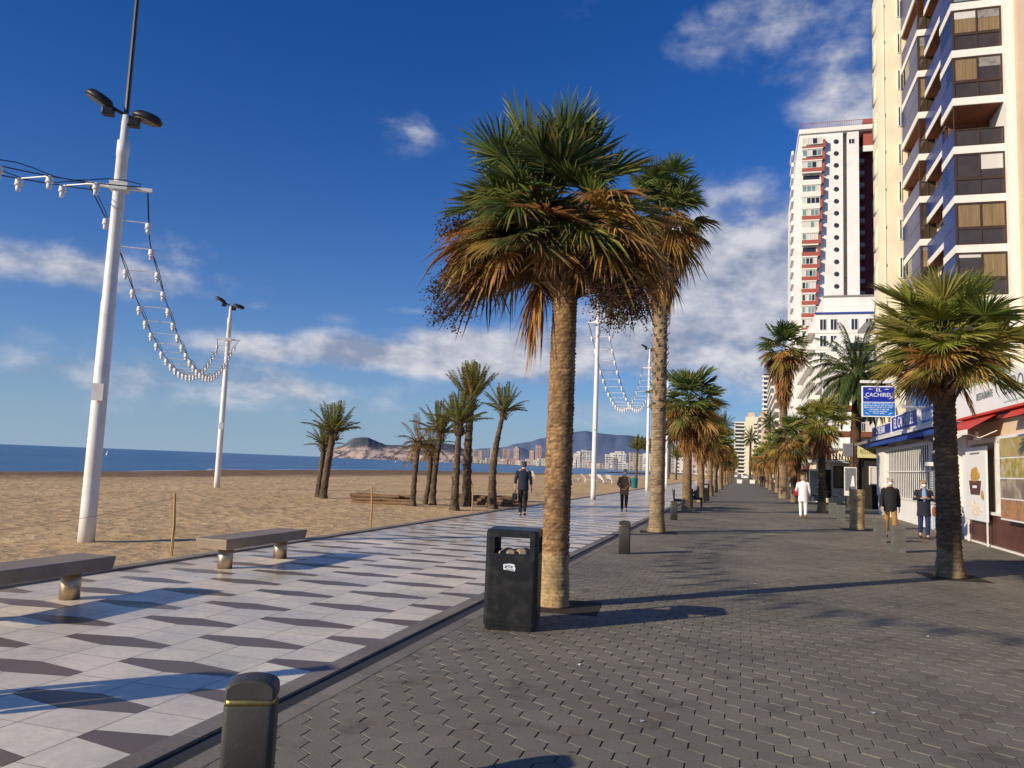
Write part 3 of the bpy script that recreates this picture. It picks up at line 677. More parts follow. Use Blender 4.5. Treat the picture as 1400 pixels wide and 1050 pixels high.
# -- date palms
def feather(b, base, azim, elev, ln, rr, c0, c1, sag=.5, nl=26, lw=.02, ll=.26, twist=0, drop=0.0):
    h=Vector((math.cos(azim),math.sin(azim),0)); d=(h*math.cos(elev)+UP*math.sin(elev)).normalized(); p=Vector(base); pts=[p.copy()]; ds=[d.copy()]
    ns=9
    for i in range(ns):
        d=(d+Vector((0,0,-sag/ns*(.4+1.2*i/ns)))).normalized(); p=p+d*(ln/ns); pts.append(p.copy()); ds.append(d.copy())
    n0=len(b.v); b.tube(pts,[.022*(1-.85*i/ns) for i in range(ns+1)],4); b.c+=[mixc(c0,(.25,.2,.07),.6)]*(len(b.v)-n0)
    side=UP.cross(h).normalized()
    for i in range(nl):
        t=.16+.84*i/nl; k=t*ns; ii=min(ns-1,int(k)); q=pts[ii].lerp(pts[ii+1],k-ii); dd=ds[ii]; up=side.cross(dd).normalized()
        L0=ll*(.35+.65*math.sin(PI*(.12+.83*t)))*rr.uniform(.85,1.1)
        for sg in (-1,1):
            dirv=(dd*.75+side*sg*.8+up*(.35+rr.uniform(-.2,.2))).normalized()
            wv=dirv.cross(up).normalized()*lw*.5
            e1=q+dirv*L0*.55; e2=q+dirv*L0+Vector((0,0,-L0*(.12+drop)))
            n=len(b.v); cc=mixc(c0,c1,rr.random()); kk=rr.uniform(.7,1.3); cc=tuple(x*kk for x in cc)
            b.v+=[tuple(q),tuple(e1-wv),tuple(e1+wv),tuple(e2)]; b.c+=[cc]*4; b.f+=[(n,n+1,n+3,n+2)]; b.m.append(0)
def date_crown(seed,n,ln,e0,e1,sag,nl=24,ll=.24,lw=.025,dry=.1,drop=0.,cg=((.12,.16,.04),(.28,.26,.07))):
    rr=random.Random(seed); b=MB(); b.c=[]
    for i in range(n):
        t=i/max(1,n-1); a=i*2.399963+rr.uniform(-.25,.25); e_=e0+(e1-e0)*t+rr.uniform(-.1,.1)
        if rr.random()<dry: c0,c1=(.25,.15,.06),(.32,.2,.09)
        else: c0,c1=cg[0],cg[1]
        feather(b,(.05*math.cos(a),.05*math.sin(a),.12*(1-t)),a,e_,ln*rr.uniform(.82,1.08),rr,c0,c1,sag*(.6+.8*t),nl,lw,ll,drop=drop)
    return b.mesh('date_crown_%d'%seed,M['leaf'])
DC=[date_crown(61,27,1.3,1.5,.42,.45,30,.24,.036),date_crown(62,24,1.25,1.5,.35,.55,30,.23,.036),date_crown(63,30,1.5,1.52,.75,.35,30,.26,.034)]
DDRY=date_crown(64,15,1.0,1.3,-.5,1.0,20,.2,.025,.9)
DTUFT=date_crown(65,34,1.5,1.54,.82,.22,34,.26,.036,.12,cg=((.17,.19,.045),(.36,.3,.09)))
GB='date palms growing in the beach sand'
def date_palm(x,y,h,r0,r1,label,crown,sc=1,lean=(0,0),bend=0,rz=0,knob=False,group=GB):
    e=empty('date_palm',(x,y,0),label,'palm tree',group)
    b=trunk_mesh(int(abs(x*9)+y)%91,h,r0*.66,r1*.7,lean,'boots',.3,None,20,((.08,.058,.042),(.18,.135,.09)),.05,bend); b.build('trunk',M['trunk'],e,True)
    if knob:
        kb=trunk_mesh(5,.34,r1*1.0,r1*1.05,(0,0),'boots',0,None,20,((.05,.035,.025),(.1,.07,.045)),.04)
        for i,v in enumerate(kb.v):
            s=1+.55*math.sin(PI*v[2]/.34); kb.v[i]=(v[0]*s,v[1]*s,v[2])
        o=kb.build('trunk_swelling',M['trunk'],e,True); o.location=(lean[0],lean[1],h-.42)
    inst('crown',crown,e,(lean[0],lean[1],h-.03),(0,0,rz),sc)
    boots_mesh(int(y*3),h-.28,h+.12,r1,r1*.9,34,.2,[(.2,.14,.07),(.12,.08,.05)]).build('leaf_bases',M['dead'],e).location=(lean[0],lean[1],0)
    return e
date_palm(-16.3,27.9,2.12,.17,.14,'left hand date palm of the leaning pair near the pole',DC[1],.7,(.12,.05),0,.5)
date_palm(-15.6,27.1,2.6,.2,.17,'right hand, taller date palm of the leaning pair near the pole',DC[0],.95,(.28,0),0,1.4)
date_palm(-11.25,25.8,2.25,.15,.12,'small date palm with dry drooping brown leaves beside the log pile',DDRY,1.05,(.1,0),-.02,2.2)
date_palm(-11.5,27.5,2.15,.13,.14,'short date palm with half dried leaves behind the log pile',date_crown(66,16,.9,1.45,-.2,.9,18,.2,.025,.5),1.,(.1,0),.1,.1)
date_palm(-11.1,27.3,2.7,.17,.12,'leaning green date palm third in the beach cluster',DC[1],.95,(.2,0),-.04,2.9)
date_palm(-9.3,24.8,2.95,.21,.12,'green date palm with a swollen knob below its crown',DC[0],.88,(.05,0),0,.8,True)
date_palm(-9.85,27.6,4.0,.27,.17,'tallest beach palm with leaves bundled upright into a tuft',DTUFT,.95,(.0,0),-.06,.3)
date_palm(-8.65,27.0,3.55,.24,.1,'crooked slim date palm beside the white promenade, last of the beach cluster',DC[1],.8,(.28,0),-.12,1.9)
for (x,y,h,lb) in ((-17.0,131,4.9,'left one of two distant date palms by the teal bin'),(-15.6,134,4.7,'right one of two distant date palms by the teal bin'),(-11.6,145,3.9,'short dark date palm right of the distant walker'),(-13.4,150,7.0,'distant date palm behind the white poles')):
    date_palm(x,y,h,.3,.22,lb,DC[0],1.9,(.1,0),0,y,group='distant date palms')
BIG=date_crown(67,64,3.1,1.4,-.6,1.7,60,.5,.05,.04,.35,((.06,.105,.03),(.12,.15,.045)))
e=empty('date_palm',(6.0,47.5,0),'big arching date palm with dark trunk left of the blue hanging sign','palm tree')
trunk_mesh(33,7.4,.32,.22,(.25,0),'boots',.2,None,22,((.06,.035,.022),(.13,.075,.045)),.06).build('trunk',M['trunk'],e,True)
inst('crown',BIG,e,(.25,0,7.3),(0,0,.4)); boots_mesh(8,6.4,7.5,.25,.36,80,.4,[(.25,.17,.08),(.16,.1,.05)]).build('leaf_bases',M['dead'],e).location=(.25,0,0)
BIG2=date_crown(68,36,2.5,1.45,-.4,1.1,34,.42,.06,.1,.2,((.06,.1,.03),(.11,.14,.045)))
for (x,y,h,lb) in ((5.2,66.,4.6,'green date palm growing behind the right row, half hidden'),(4.6,150,11,'tall distant date palm on the right in front of the cream tower'),(1.5,170,9,'distant date palm in front of the cream tower, left'),(-2.9,120,8.2,'date palm rising above the far left row')):
    e=empty('date_palm',(x,y,0),lb,'palm tree','date palms among the far rows')
    trunk_mesh(int(y),h,.26,.2,(.1,0),'boots',.2,None,12,((.08,.055,.035),(.14,.1,.06)),.1).build('trunk',M['trunk'],e,True); inst('crown',BIG2,e,(.1,0,h),(0,0,y),1.0)
# ================================================================ STREET FURNITURE
# -- litter bins
def litter_bin(x,y,rz,label,near=True):
    e=empty('litter_bin',(x,y,0),label,'litter bin','black litter bins',rz)
    w,d,h=.265,.25,.99; c=.035
    def oct_(w,d,c): return [(-w+c,-d),(w-c,-d),(w,-d+c),(w,d-c),(w-c,d),(-w+c,d),(-w,d-c),(-w,-d+c)]
    b=MB(); b.prism(oct_(w-.012,d-.012,c),.0,.05); b.build('plinth',M['bin_black'],e)
    b=MB(); po=oct_(w,d,c); pi=oct_(w-.02,d-.02,c)
    n=len(b.v)
    for z,pl in ((.05,po),(.755,po),(.755,pi),(.3,pi)): b.v+=[(p[0],p[1],z) for p in pl]
    for r in range(3):
        for i in range(8): j=(i+1)%8; b.f.append((n+r*8+i,n+r*8+j,n+(r+1)*8+j,n+(r+1)*8+i)); b.m.append(0)
    b.f.append(tuple(n+24+i for i in range(8))); b.m.append(0)
    # folded door edges and hinge line
    b.box(-w+.045,w-.045,-d-.004,-d,.085,.70); b.box(w,w+.004,-d+.05,d-.05,.085,.70)
    b.build('body',M['bin_black'],e,bevel=.006)
    for sx_ in (-1,1):
        for sy_ in (-1,1):
            b=MB(); pw,pd=.085,.075
            x0,x1=sorted((sx_*w,sx_*(w-pw))); y0,y1=sorted((sy_*d,sy_*(d-pd)))
            pts=[(sx_*(w-pw),sy_*d),(sx_*(w-c),sy_*d),(sx_*w,sy_*(d-c)),(sx_*w,sy_*(d-pd)),(sx_*(w-.02),sy_*(d-pd)),(sx_*(w-.02),sy_*(d-.03)),(sx_*(w-.035),sy_*(d-.02)),(sx_*(w-pw),sy_*(d-.02))]
            if sx_*sy_<0: pts=pts[::-1]
            b.prism(pts,.757,.915); b.build('corner_post',M['bin_black'],e)
    b=MB(); b.rings([[(p[0],p[1],z) for p in oct_(w*s,d*s,c)] for z,s in ((.917,1),(.965,1),(.985,.965),(.99,.9))]); b.build('lid',M['bin_black'],e)
    if near:
        b=MB(); rr=random.Random(3)
        pts=[(-.19,-.19,.66)]
        for i in range(14): 
            a=rr.uniform(0,6.28); b.ball((rr.uniform(-.12,.14),rr.uniform(-.14,.14),rr.uniform(.66,.76)),(rr.uniform(.04,.09),rr.uniform(.04,.09),rr.uniform(.03,.05)),6)
        b.build('rubbish',M['food_white'] if False else mat('crumpled paper',(.33,.27,.2),.9,.3,12),e)
        b=MB(); yq=-d-.0065
        b.quad((-.075,yq,.60),(.035,yq,.585),(.045,yq,.61),(.03,yq,.655),(-.02,yq,.66),(-.08,yq,.65))
        st=b.build('sticker',M['letter_white'],e)
        b=MB(); rr=random.Random(8); yq-=.002
        for k in range(9):
            x0=-.068+.0105*k; z0=.632+rr.uniform(-.006,.006); b.tube([(x0,yq,z0-.014),(x0+rr.uniform(-.004,.008),yq,z0),(x0+.006,yq,z0+.014)],.0018,4)
        for k in range(7):
            x0=-.05+.012*k; z0=.604-.0015*k; b.tube([(x0,yq,z0-.01),(x0+.006,yq,z0+.009)],.0017,4)
        b.build('scribble',M['cloth_black'],st)
    return e
litter_bin(-2.25,7.84,rad(9),'black square litter bin with a torn white sticker, in front of the big palm')
litter_bin(-2.05,45.6,rad(4),'second black litter bin far along the left row of palms',False)
# -- left bollards: dark, domed with a brass band
def bollard():
    e=empty('bollard',(0,0,0),'x','bollard')
    def rr_(w,d,c,n=4):
        o=[]
        for (sx_,sy_,a0) in ((1,-1,-PI/2),(1,1,0),(-1,1,PI/2),(-1,-1,PI)):
            for i in range(n+1): a=a0+PI/2*i/n; o.append((sx_*(w-c)+c*math.cos(a),sy_*(d-c)+c*math.sin(a)))
        return o
    w,d=.113,.08
    def P(s,z): return [(p[0]*s,p[1]*s,z) for p in rr_(w,d,.028)]
    b=MB(); b.rings([P(1.0,0),P(1.0,.52),P(.985,.526)]); b.build('shaft',M['bollard'],e,True)
    b=MB(); b.rings([P(.965,.52),P(.965,.556)]); b.build('band',M['brass'],e,True)
    # cap: arched like a letter box, arch across the width
    b=MB(); rs=[]
    for (yy,sh) in ((-d,.9),(-d+.012,.98),(-d+.03,1),(d-.03,1),(d-.012,.98),(d,.9)):
        ring=[(-w*sh,yy,.553),(w*sh,yy,.553)]
        for k in range(13):
            t=PI*k/12; ring.append((w*sh*math.cos(t) if k not in (0,12) else w*sh*(1 if k==0 else -1),yy,.588+.052*sh*math.sin(t)**.8))
        rs.append(ring)
    b.rings(rs); b.build('cap',M['bollard'],e,bevel=.004)
    for ch in e.children:
        if ch.name.startswith('cap'): continue
        for p in ch.data.polygons: p.use_smooth=abs(p.normal.z)<.9
    return e
GBo='dark bollards along the left edge of the paving'
bo=bollard(); bo.location=(-2.14,3.2,0); bo.rotation_euler=(0,0,rad(25)); tag(bo,'nearest dark bollard with a brass band, cut off at the bottom edge','bollard',GBo)
for i,(y,lb) in enumerate(((15.4,'dark bollard between the first and second palm of the left row'),(26.9,'dark bollard just before the dark bench and third palm'),(50.2,'small dark bollard beyond the second litter bin'),(62,'farthest dark bollard of the left row'))):
    o=dup(bo); o.location=(-2.2,y,0); o.rotation_euler=(0,0,rad(8)); tag(o,lb,'bollard',GBo)
# -- right slab bollards
GS='grey slab bollards by the shops'
def slab_bollard(x,y,label):
    b=MB(); w,d=.135,.11
    b.rings([[(-w,-d,0),(w,-d,0),(w,d,0),(-w,d,0)],[(-w,-d,.57),(w,-d,.57),(w,d,.57),(-w,d,.57)],[(-w+.02,-d+.02,.595),(w-.02,-d+.02,.595),(w-.02,d-.02,.595),(-w+.02,d-.02,.595)]])
    b.box(-w+.012,w-.012,-d-.004,-d-.001,.5,.512)
    o=b.build('slab_bollard',M['slabgrey'],loc=(x,y,0),bevel=.01); o.rotation_euler=(0,0,rad(6)); tag(o,label,'bollard',GS)
M['slabgrey']=mat('grey granite bollard',(.115,.115,.105),.7,.2,30,.15,70,dirt=((.16,.155,.14),6))
slab_bollard(3.42,19.75,'nearest grey slab bollard in front of the old couple'); slab_bollard(3.46,22.5,'grey slab bollard just behind the nearest one, by the man in tan trousers')
slab_bollard(3.6,32.2,'right one of the grey bollard pair left of the palm stump'); slab_bollard(3.55,34.5,'left one of the grey bollard pair left of the palm stump')
# -- stone benches
def stone_bench(x,y,label):
    e=empty('stone_bench',(x,y,0),label,'bench','stone benches on the tiled promenade')
    b=MB(); w,l=.26,1.05
    b.rings([[(-w*.93,-l*.975,.30),(w*.93,-l*.975,.30),(w*.93,l*.975,.30),(-w*.93,l*.975,.30)],[(-w,-l,.435),(w,-l,.435),(w,l,.435),(-w,l,.435)],[(-w+.01,-l+.01,.445),(w-.01,-l+.01,.445),(w-.01,l-.01,.445),(-w+.01,l-.01,.445)]])
    b.build('seat',M['granite'],e,bevel=.008)
    for s in (-1,1):
        b=MB(); b.lathe([(.105,0),(.105,.298)],28,o=(0,s*.7,0)); b.build('leg',M['steel'],e,True)
    b=MB()
    for s in (-1,1): b.lathe([(.17,.002),(.16,.008)],20,o=(0,s*.7,0))
    return e
stone_bench(-7.13,10.45,'brown granite bench with two steel legs, the whole one behind the dark bollard')
stone_bench(-7.03,6.25,'brown granite bench cut off by the left edge of the photo')
# -- wooden bench by the third palm
def wood_bench(x,y,label,rz):
    e=empty('wooden_bench',(x,y,0),label,'bench','dark benches beside the third palm',rz)
    b=MB()
    for k in range(4): b.box(-.75,.75,-.22+.11*k,-.13+.11*k,.42,.45)
    b.build('seat',M['cloth_darkbrown'],e)
    b=MB()
    for k in range(3): b.box(-.75,.75,.24+.02*k,.265+.02*k,.52+.12*k,.62+.12*k)
    b.build('backrest',M['cloth_darkbrown'],e)
    for s in (-1,1):
        b=MB(); b.box(s*.6-.025,s*.6+.025,-.22,-.17,0,.42); b.box(s*.6-.025,s*.6+.025,.2,.25,0,.85); b.box(s*.6-.025,s*.6+.025,-.17,.2,.37,.42); b.build('leg',M['dark_metal'],e)
    return e
wood_bench(-2.55,33.9,'empty dark bench just left of the third palm trunk',rad(95))
wood_bench(-2.0,37.2,'dark bench with a seated person right of the third palm trunk',rad(95))

# -- light poles
def lamp_heads(e,z,mast=0):
    b=MB(); b.tube([(-.4,0,z+.2),(0,0,z),(.12,0,z-.02)],.03,8); b.build('lamp_arm',M['dark_metal'],e)
    def head(x,zz,tilt,name):
        M_=Matrix.Translation((x,0,zz))@Matrix.Rotation(tilt,4,'Y')
        b=MB(); rs=[]
        for (s,h) in ((.2,.10),(.75,.085),(1,.02),(1.0,-.02),(.9,-.05)):
            rs.append([tuple(M_@Vector((.27*s*math.cos(2*PI*q/18),.17*s*math.sin(2*PI*q/18),h))) for q in range(18)])
        b.rings(rs); o=b.build('lamp_head',M['lamp_dark'],e,True)
        b=MB(); b.rings([[tuple(M_@Vector((.22*math.cos(2*PI*q/18),.13*math.sin(2*PI*q/18),h))) for q in range(18)] for h in (-.055,-.07)]); b.build('lens',M['lamp_lens'],o)
    head(.36,z+.0,rad(14),'a'); head(-.46,z+.24,rad(28),'b')
    for (x,zz) in ((-.3,z+.03),(.14,z-.12)):
        b=MB(); b.box(x-.1,x+.1,-.09,.09,zz-.07,zz+.07); o=b.build('floodlight',M['lamp_dark'],e,bevel=.02)
    if mast:
        b=MB(); b.tube([(0,0,z+.05),(0,0,z+mast)],[.045,.03],8); b.build('mast',M['dark_metal'],e)
M['lamp_dark']=mat('lamp housing',(.02,.02,.022),.45,.2,6)
M['lamp_lens']=mat('lamp lens',(.16,.13,.09),.25,.2,5)
def light_pole(x,y,h,bar,label,rz,heads=True,mast=0,group='tall white light poles'):
    e=empty('light_pole',(x,y,0),label,'light pole',group,rz)
    b=MB(); b.lathe([(.138,0),(.134,.6),(.13,1.6),(.122,h*.55),(.115,h*.55+.02),(.098,h*.9),(.106,h*.9+.01),(.106,h*.9+.28),(.07,h*.9+.3),(.065,h)],20); b.build('pole',M['white_metal'],e,True)
    b=MB(); b.box(-.55,.55,-.035,.035,bar-.03,bar+.03); b.box(-.15,.15,-.13,.13,bar-.07,bar+.07); b.build('crossbar',M['white_metal'],e)
    b=MB(); b.box(-.09,.09,-.2,-.15,h*.32,h*.32+.3); b.build('junction_box',M['white_metal'],e)
    if heads: lamp_heads(e,h,mast)
    return e
A1=(-10.88,11.0); A2=(-23.2,30.7)
light_pole(*A1,7.72,6.37,'nearest white light pole, with dark lamp heads and a thin mast on top',rad(32),True,5)
light_pole(*A2,8.55,6.95,'white light pole out on the beach with dark lamp heads, second from left',rad(32))
light_pole(-7.38,40,11.3,9.3,'white light pole without lamp heads behind the large palm',rad(-3),False)
light_pole(-7.15,61.7,11.2,9.7,'white light pole with a dark lamp head just left of the second palm',rad(0))
light_pole(-7.35,80,11.2,9.7,'white light pole between the second and third palm trunks',0)
light_pole(-7.6,112,11.2,9.7,'distant white light pole touching the left side of the third palm',0)
light_pole(-7.6,150,11.2,9.7,'farthest white light pole, behind the third and fourth palm trunks',0)
light_pole(-10.6,-9,11.2,9.3,'white light pole behind the camera that carries the string running off left',0)
# -- ladders of bulbs between the poles
def bulb():
    b=MB(); b.lathe([(.04,0),(.062,-.01),(.068,-.07),(.058,-.1),(.075,-.105),(.075,-.135),(.05,-.14)],10); s=b.mesh('bulb_socket',M['white_plastic'],True)
    b=MB(); b.lathe([(.046,-.135),(.05,-.2),(.042,-.25),(.02,-.262)],10); g=b.mesh('bulb_glass',M['clear_glass'],True); return s,g
BS,BG=bulb()
def ladder(A,B,sag,n,wa,wb,label,detail=True,wid=.62):
    A=Vector(A);B=Vector(B); d=(B-A); d.z=0; side=Vector((d.y,-d.x,0)).normalized()
    e=empty('light_string',((A+B)/2).to_tuple(),label,'string lights','strings of bulbs hung between the poles'); o0=(A+B)/2
    def C(t,s):
        wd=wid/2 if .02<t<.98 else wa/2
        u=min(t,1-t)/.06; wd=wa/2+(wid/2-wa/2)*min(1,u)
        p=A.lerp(B,t)+side*s*wd; p.z-=4*sag*t*(1-t); return p-o0
    for s in (-1,1):
        b=MB(); b.tube([C(i/60,s) for i in range(61)],.0105 if detail else .012,5); b.build('cable',M['black_cable'],e)
        b=MB(); b.tube([C(i/60,s)+Vector((0,0,.05+.06*math.sin(i*1.1))) for i in range(61)],.008,4); b.build('cable',M['black_cable'],e)
    for i in range(1,n):
        t=i/n
        b=MB(); b.tube([C(t,-1),C(t,1)],.011 if detail else .013,5); b.build('rung',M['white_metal'],e)
        for s in (-1,1):
            o=inst('bulb',BS,e,C(t,s)); inst('glass',BG,o)
            o.scale=(1.0,)*3 if not detail else (.82,)*3
ladder((-10.88,11.0,6.32),(-23.2,30.7,6.9),2.45,27,.95,.95,'ladder of bulbs drooping between the two left poles')
ladder((-10.88,11.0,6.34),(-10.6,-9,9.3),2.2,23,.95,.95,'ladder of bulbs running off the top left edge from the nearest pole')
ladder((-7.38,40,9.28),(-7.15,61.7,9.68),3.9,24,1.05,1.05,'ladder of bulbs drooping from the pole behind the large palm',False,.95)
ladder((-7.35,80,9.68),(-7.6,112,9.68),4.6,24,1.05,1.05,'distant ladder of bulbs by the third palm',False,.95)
# -- stakes and rope
for i,y in enumerate((3.3,10.3,17.1,24.4,31.3,38.5)):
    b=MB(); b.tube([(0,0,-.3),(.0,.01,.5),(-.03,.0,.99)],[.026,.024,.021],7)
    tag(b.build('stake',M['stake'],loc=(-8.52,y,0)),('wooden stake beyond the left edge','wooden stake behind the nearest pole and bench','wooden stake in the sand in front of the log pile','wooden stake against the tallest beach palm','wooden stake right behind the man in black','wooden stake beyond the man in black')[i],'stake','wooden stakes along the sand')
b=MB(); pts=[]
ysq=(3.3,10.3,17.1,24.4,31.3,38.5)
for a,c in zip(ysq,ysq[1:]):
    for k in range(10): t=k/10; pts.append((-8.55,a+(c-a)*t,.92-4*.3*t*(1-t)))
b.tube(pts,.0028,4); tag(b.build('rope',M['stake']),'thin slack rope strung along the wooden stakes in the sand','rope')
# -- log piles
def logs(specs,group,label):
    for i,(x,y,z,ln,ang,r,til) in enumerate(specs):
        b=MB(); rr=random.Random(i); pts=[(-ln/2+ln*k/6,.02*rr.uniform(-1,1),.02*rr.uniform(-1,1)) for k in range(7)]
        b.tube(pts,[r*(1+rr.uniform(-.1,.1)) for _ in range(7)],10)
        o=b.build('log',M['wood'],smooth=False,loc=(x,y,z)); o.rotation_euler=(0,til,ang); tag(o,label,'log',group)
rr=random.Random(2)
s1=[]
for lay,nn_ in enumerate((4,3,3)):
    for k in range(nn_): s1.append((-12.75+rr.uniform(-.2,.2),26.0+.14*k+.07*lay,.07+.115*lay,2.0+rr.uniform(-.3,.3),rad(12)+rr.uniform(-.07,.07),.06,rr.uniform(-.02,.05)))
logs(s1,'logs in the front pile on the sand','brown log lying in the neat stack left of the beach palm cluster')
s2=[]
for lay,nn_ in enumerate((5,4,3)):
    for k in range(nn_): s2.append((-9.75+rr.uniform(-.4,.4),28.9+.17*k+.08*lay,.08+.12*lay,2.3+rr.uniform(-.5,.4),rad(8)+rr.uniform(-.22,.22),.068,rr.uniform(-.04,.04)))
logs(s2,'logs in the rear pile on the sand','brown log lying in the loose heap behind the tallest beach palm')
# -- sun loungers far on the sand
def lounger(x,y,rz,label):
    e=empty('sun_lounger',(x,y,0),label,'sun lounger','white sun loungers on the sand',rz)
    b=MB()
    for k in range(9): b.box(-.3,.3,-.95+.14*k,-.84+.14*k,.32,.35)
    b.build('seat',M['white_plastic'],e)
    M_=Matrix.Translation((0,.3,.34))@Matrix.Rotation(rad(48),4,'X'); b=MB()
    for k in range(6): b.box(-.3,.3,.13*k,.13*k+.1,0,.03,M=M_)
    b.build('backrest',M['white_plastic'],e)
    for sx_ in (-1,1):
        for yy_ in (-.8,.3): b=MB(); b.tube([(sx_*.28,yy_,.33),(sx_*.3,yy_+.1,0)],.03,6); b.build('leg',M['white_plastic'],e)
for i,(x,y) in enumerate(((-20.6,88),(-19.6,88.6),(-18.9,89),(-15.9,83),(-15.1,83.5),(-14.4,84),(-13.7,84.6),(-24.5,92))):
    lounger(x,y,rad(60+17*i),('white lounger left of the white pole' if i<3 or i==7 else 'white lounger right of the white pole'))
# -- teal bin
e=empty('beach_bin',(-8.9,67.5,0),'teal beach bin at the edge of the sand','litter bin')
b=MB(); b.lathe([(.25,0),(.27,.1),(.3,.75),(.31,.76),(.31,.8)],18); b.build('body',M['teal'],e,True)
b=MB(); b.lathe([(.31,.805),(.3,.86),(.15,.93),(.04,.94)],18); b.build('lid',M['teal'],e,True)
# -- drain gratings
for k in range(4):
    b=MB(); 
    for q in range(6): b.box(-.26,.26,-.17+.058*q,-.135+.058*q,-.004,.008)
    b.box(-.28,.28,-.2,.2,-.01,.003)
    tag(b.build('drain_grating',M['dark_metal'],loc=(-1.75+.48*k,41.2+.12*k,0.004)),'dark drain grating in the paving, one of four in a line','drain grating','drain gratings in the paving')
# -- planters and cars at the far end
for i,x in enumerate((-.45,1.6)):
    e=empty('planter',(x,133+4*i,0),('left' if i==0 else 'right')+' white block planter at the far end of the paving','planter','white planters')
    b=MB(); b.rings([[(-.38*s,-.3*s,z),(.38*s,-.3*s,z),(.38*s,.3*s,z),(-.38*s,.3*s,z)] for s,z in ((1,0),(1.1,.5),(1.15,.52),(1.15,.62),(.9,.62),(.88,.55))]); b.build('pot',M['white_wall'],e)
    b=MB(); b.ball((0,0,.57),(.32,.25,.05),6); b.build('soil',M['soil'],e)
def car(x,y,rz,label,m_):
    e=empty('parked_car',(x,y,0),label,'car','cars at the far end of the promenade',rz)
    prof=[(-2.1,.3),(2.1,.3),(2.15,.7),(1.9,.85),(1.15,.95),(.6,1.42),(-1.1,1.45),(-1.9,1.0),(-2.12,.9)]
    b=MB(); b.rings([[(x_,p[0],p[1]) for p in prof] for x_ in (-.82,.82)]); b.build('body',m_,e,bevel=.06)
    b=MB(); b.quad((-.65,1.08,1.02),(.65,1.08,1.02),(.58,.65,1.37),(-.58,.65,1.37)); b.quad((-.65,-1.86,1.03),(-.58,-1.2,1.4),(.58,-1.2,1.4),(.65,-1.86,1.03))
    for i in range(len(b.v)): v=b.v[i]; b.v[i]=(v[0],v[1]+(.03 if v[1]>0 else -.03),v[2]+.02)
    b.build('windscreen',M['glass_dark'],e)
    for sx_ in (-1,1):
        for yy_ in (-1.3,1.3): b=MB(); b.tube([(sx_*.72,yy_,.32),(sx_*.86,yy_,.32)],.32,16); b.build('wheel',M['dark_metal'],e)
        b=MB(); b.box(sx_*.62-.13,sx_*.62+.13,-2.15,-2.09,.72,.86); b.build('tail_light',M['leather_red'],e)
car(.6,236,.1,'small white car at the very end of the paving',M['white_plastic']); car(3.2,262,.2,'grey car behind the white one at the end of the paving',M['cloth_gray'])

# -- scraps of paper on the paving
rr=random.Random(31)
for i,(x,y) in enumerate(((-.62,5.35),(-.25,4.55),(.9,6.2),(-1.3,6.6),(1.9,9.4),(.2,12.5))):
    b=MB(); s_=rr.uniform(.012,.022); b.quad((-s_*1.6,-s_,.004),(s_*1.3,-s_*.8,.008),(s_*1.5,s_,.004),(-s_,s_*.9,.012))
    o=b.build('paper_scrap',M['letter_white'],loc=(x,y,0)); o.rotation_euler=(0,0,rr.uniform(0,6)); tag(o,'tiny white paper scrap lying on the grey hexagonal paving','litter','paper scraps on the paving')
# ================================================================ BUILDINGS
FX=(PI/2,0,-PI/2)      # lettering that faces the sea (-x)
FY=(PI/2,0,0)          # lettering that faces the camera (-y)
def part(name,m_,parent,*boxes,bevel=0):
    b=MB()
    for q in boxes: b.box(*q)
    return b.build(name,m_,parent,bevel=bevel)
def win_y(parent,x0,x1,z0,z1,y,frame,pane,nm=1,name='window',t=.07,depth=.1):
    """window facing -y: frame with mullions, panes set back"""
    b=MB(); b.box(x0,x1,y-depth,y,z0,z0+t); b.box(x0,x1,y-depth,y,z1-t,z1)
    for k in range(nm+1):
        xx=x0+(x1-x0-t)*k/nm; b.box(xx,xx+t,y-depth,y,z0+t,z1-t)
    f=b.build(name,frame,parent)
    ps=pane if isinstance(pane,(list,tuple)) else [pane]*nm
    for k in range(nm):
        xa=x0+(x1-x0-t)*k/nm+t; xb=x0+(x1-x0-t)*(k+1)/nm
        part('pane',ps[k],f,(xa,xb,y-depth*.45,y-depth*.3,z0+t,z1-t))
    return f
def win_x(parent,y0,y1,z0,z1,x,frame,pane,nm=1,name='window',t=.07,depth=.1):
    b=MB(); b.box(x-depth,x,y0,y1,z0,z0+t); b.box(x-depth,x,y0,y1,z1-t,z1)
    for k in range(nm+1):
        yy=y0+(y1-y0-t)*k/nm; b.box(x-depth,x,yy,yy+t,z0+t,z1-t)
    f=b.build(name,frame,parent); ps=pane if isinstance(pane,(list,tuple)) else [pane]*nm
    for k in range(nm): part('pane',ps[k],f,(x-depth*.45,x-depth*.3,y0+(y1-y0-t)*k/nm+t,y0+(y1-y0-t)*(k+1)/nm,z0+t,z1-t))
    return f
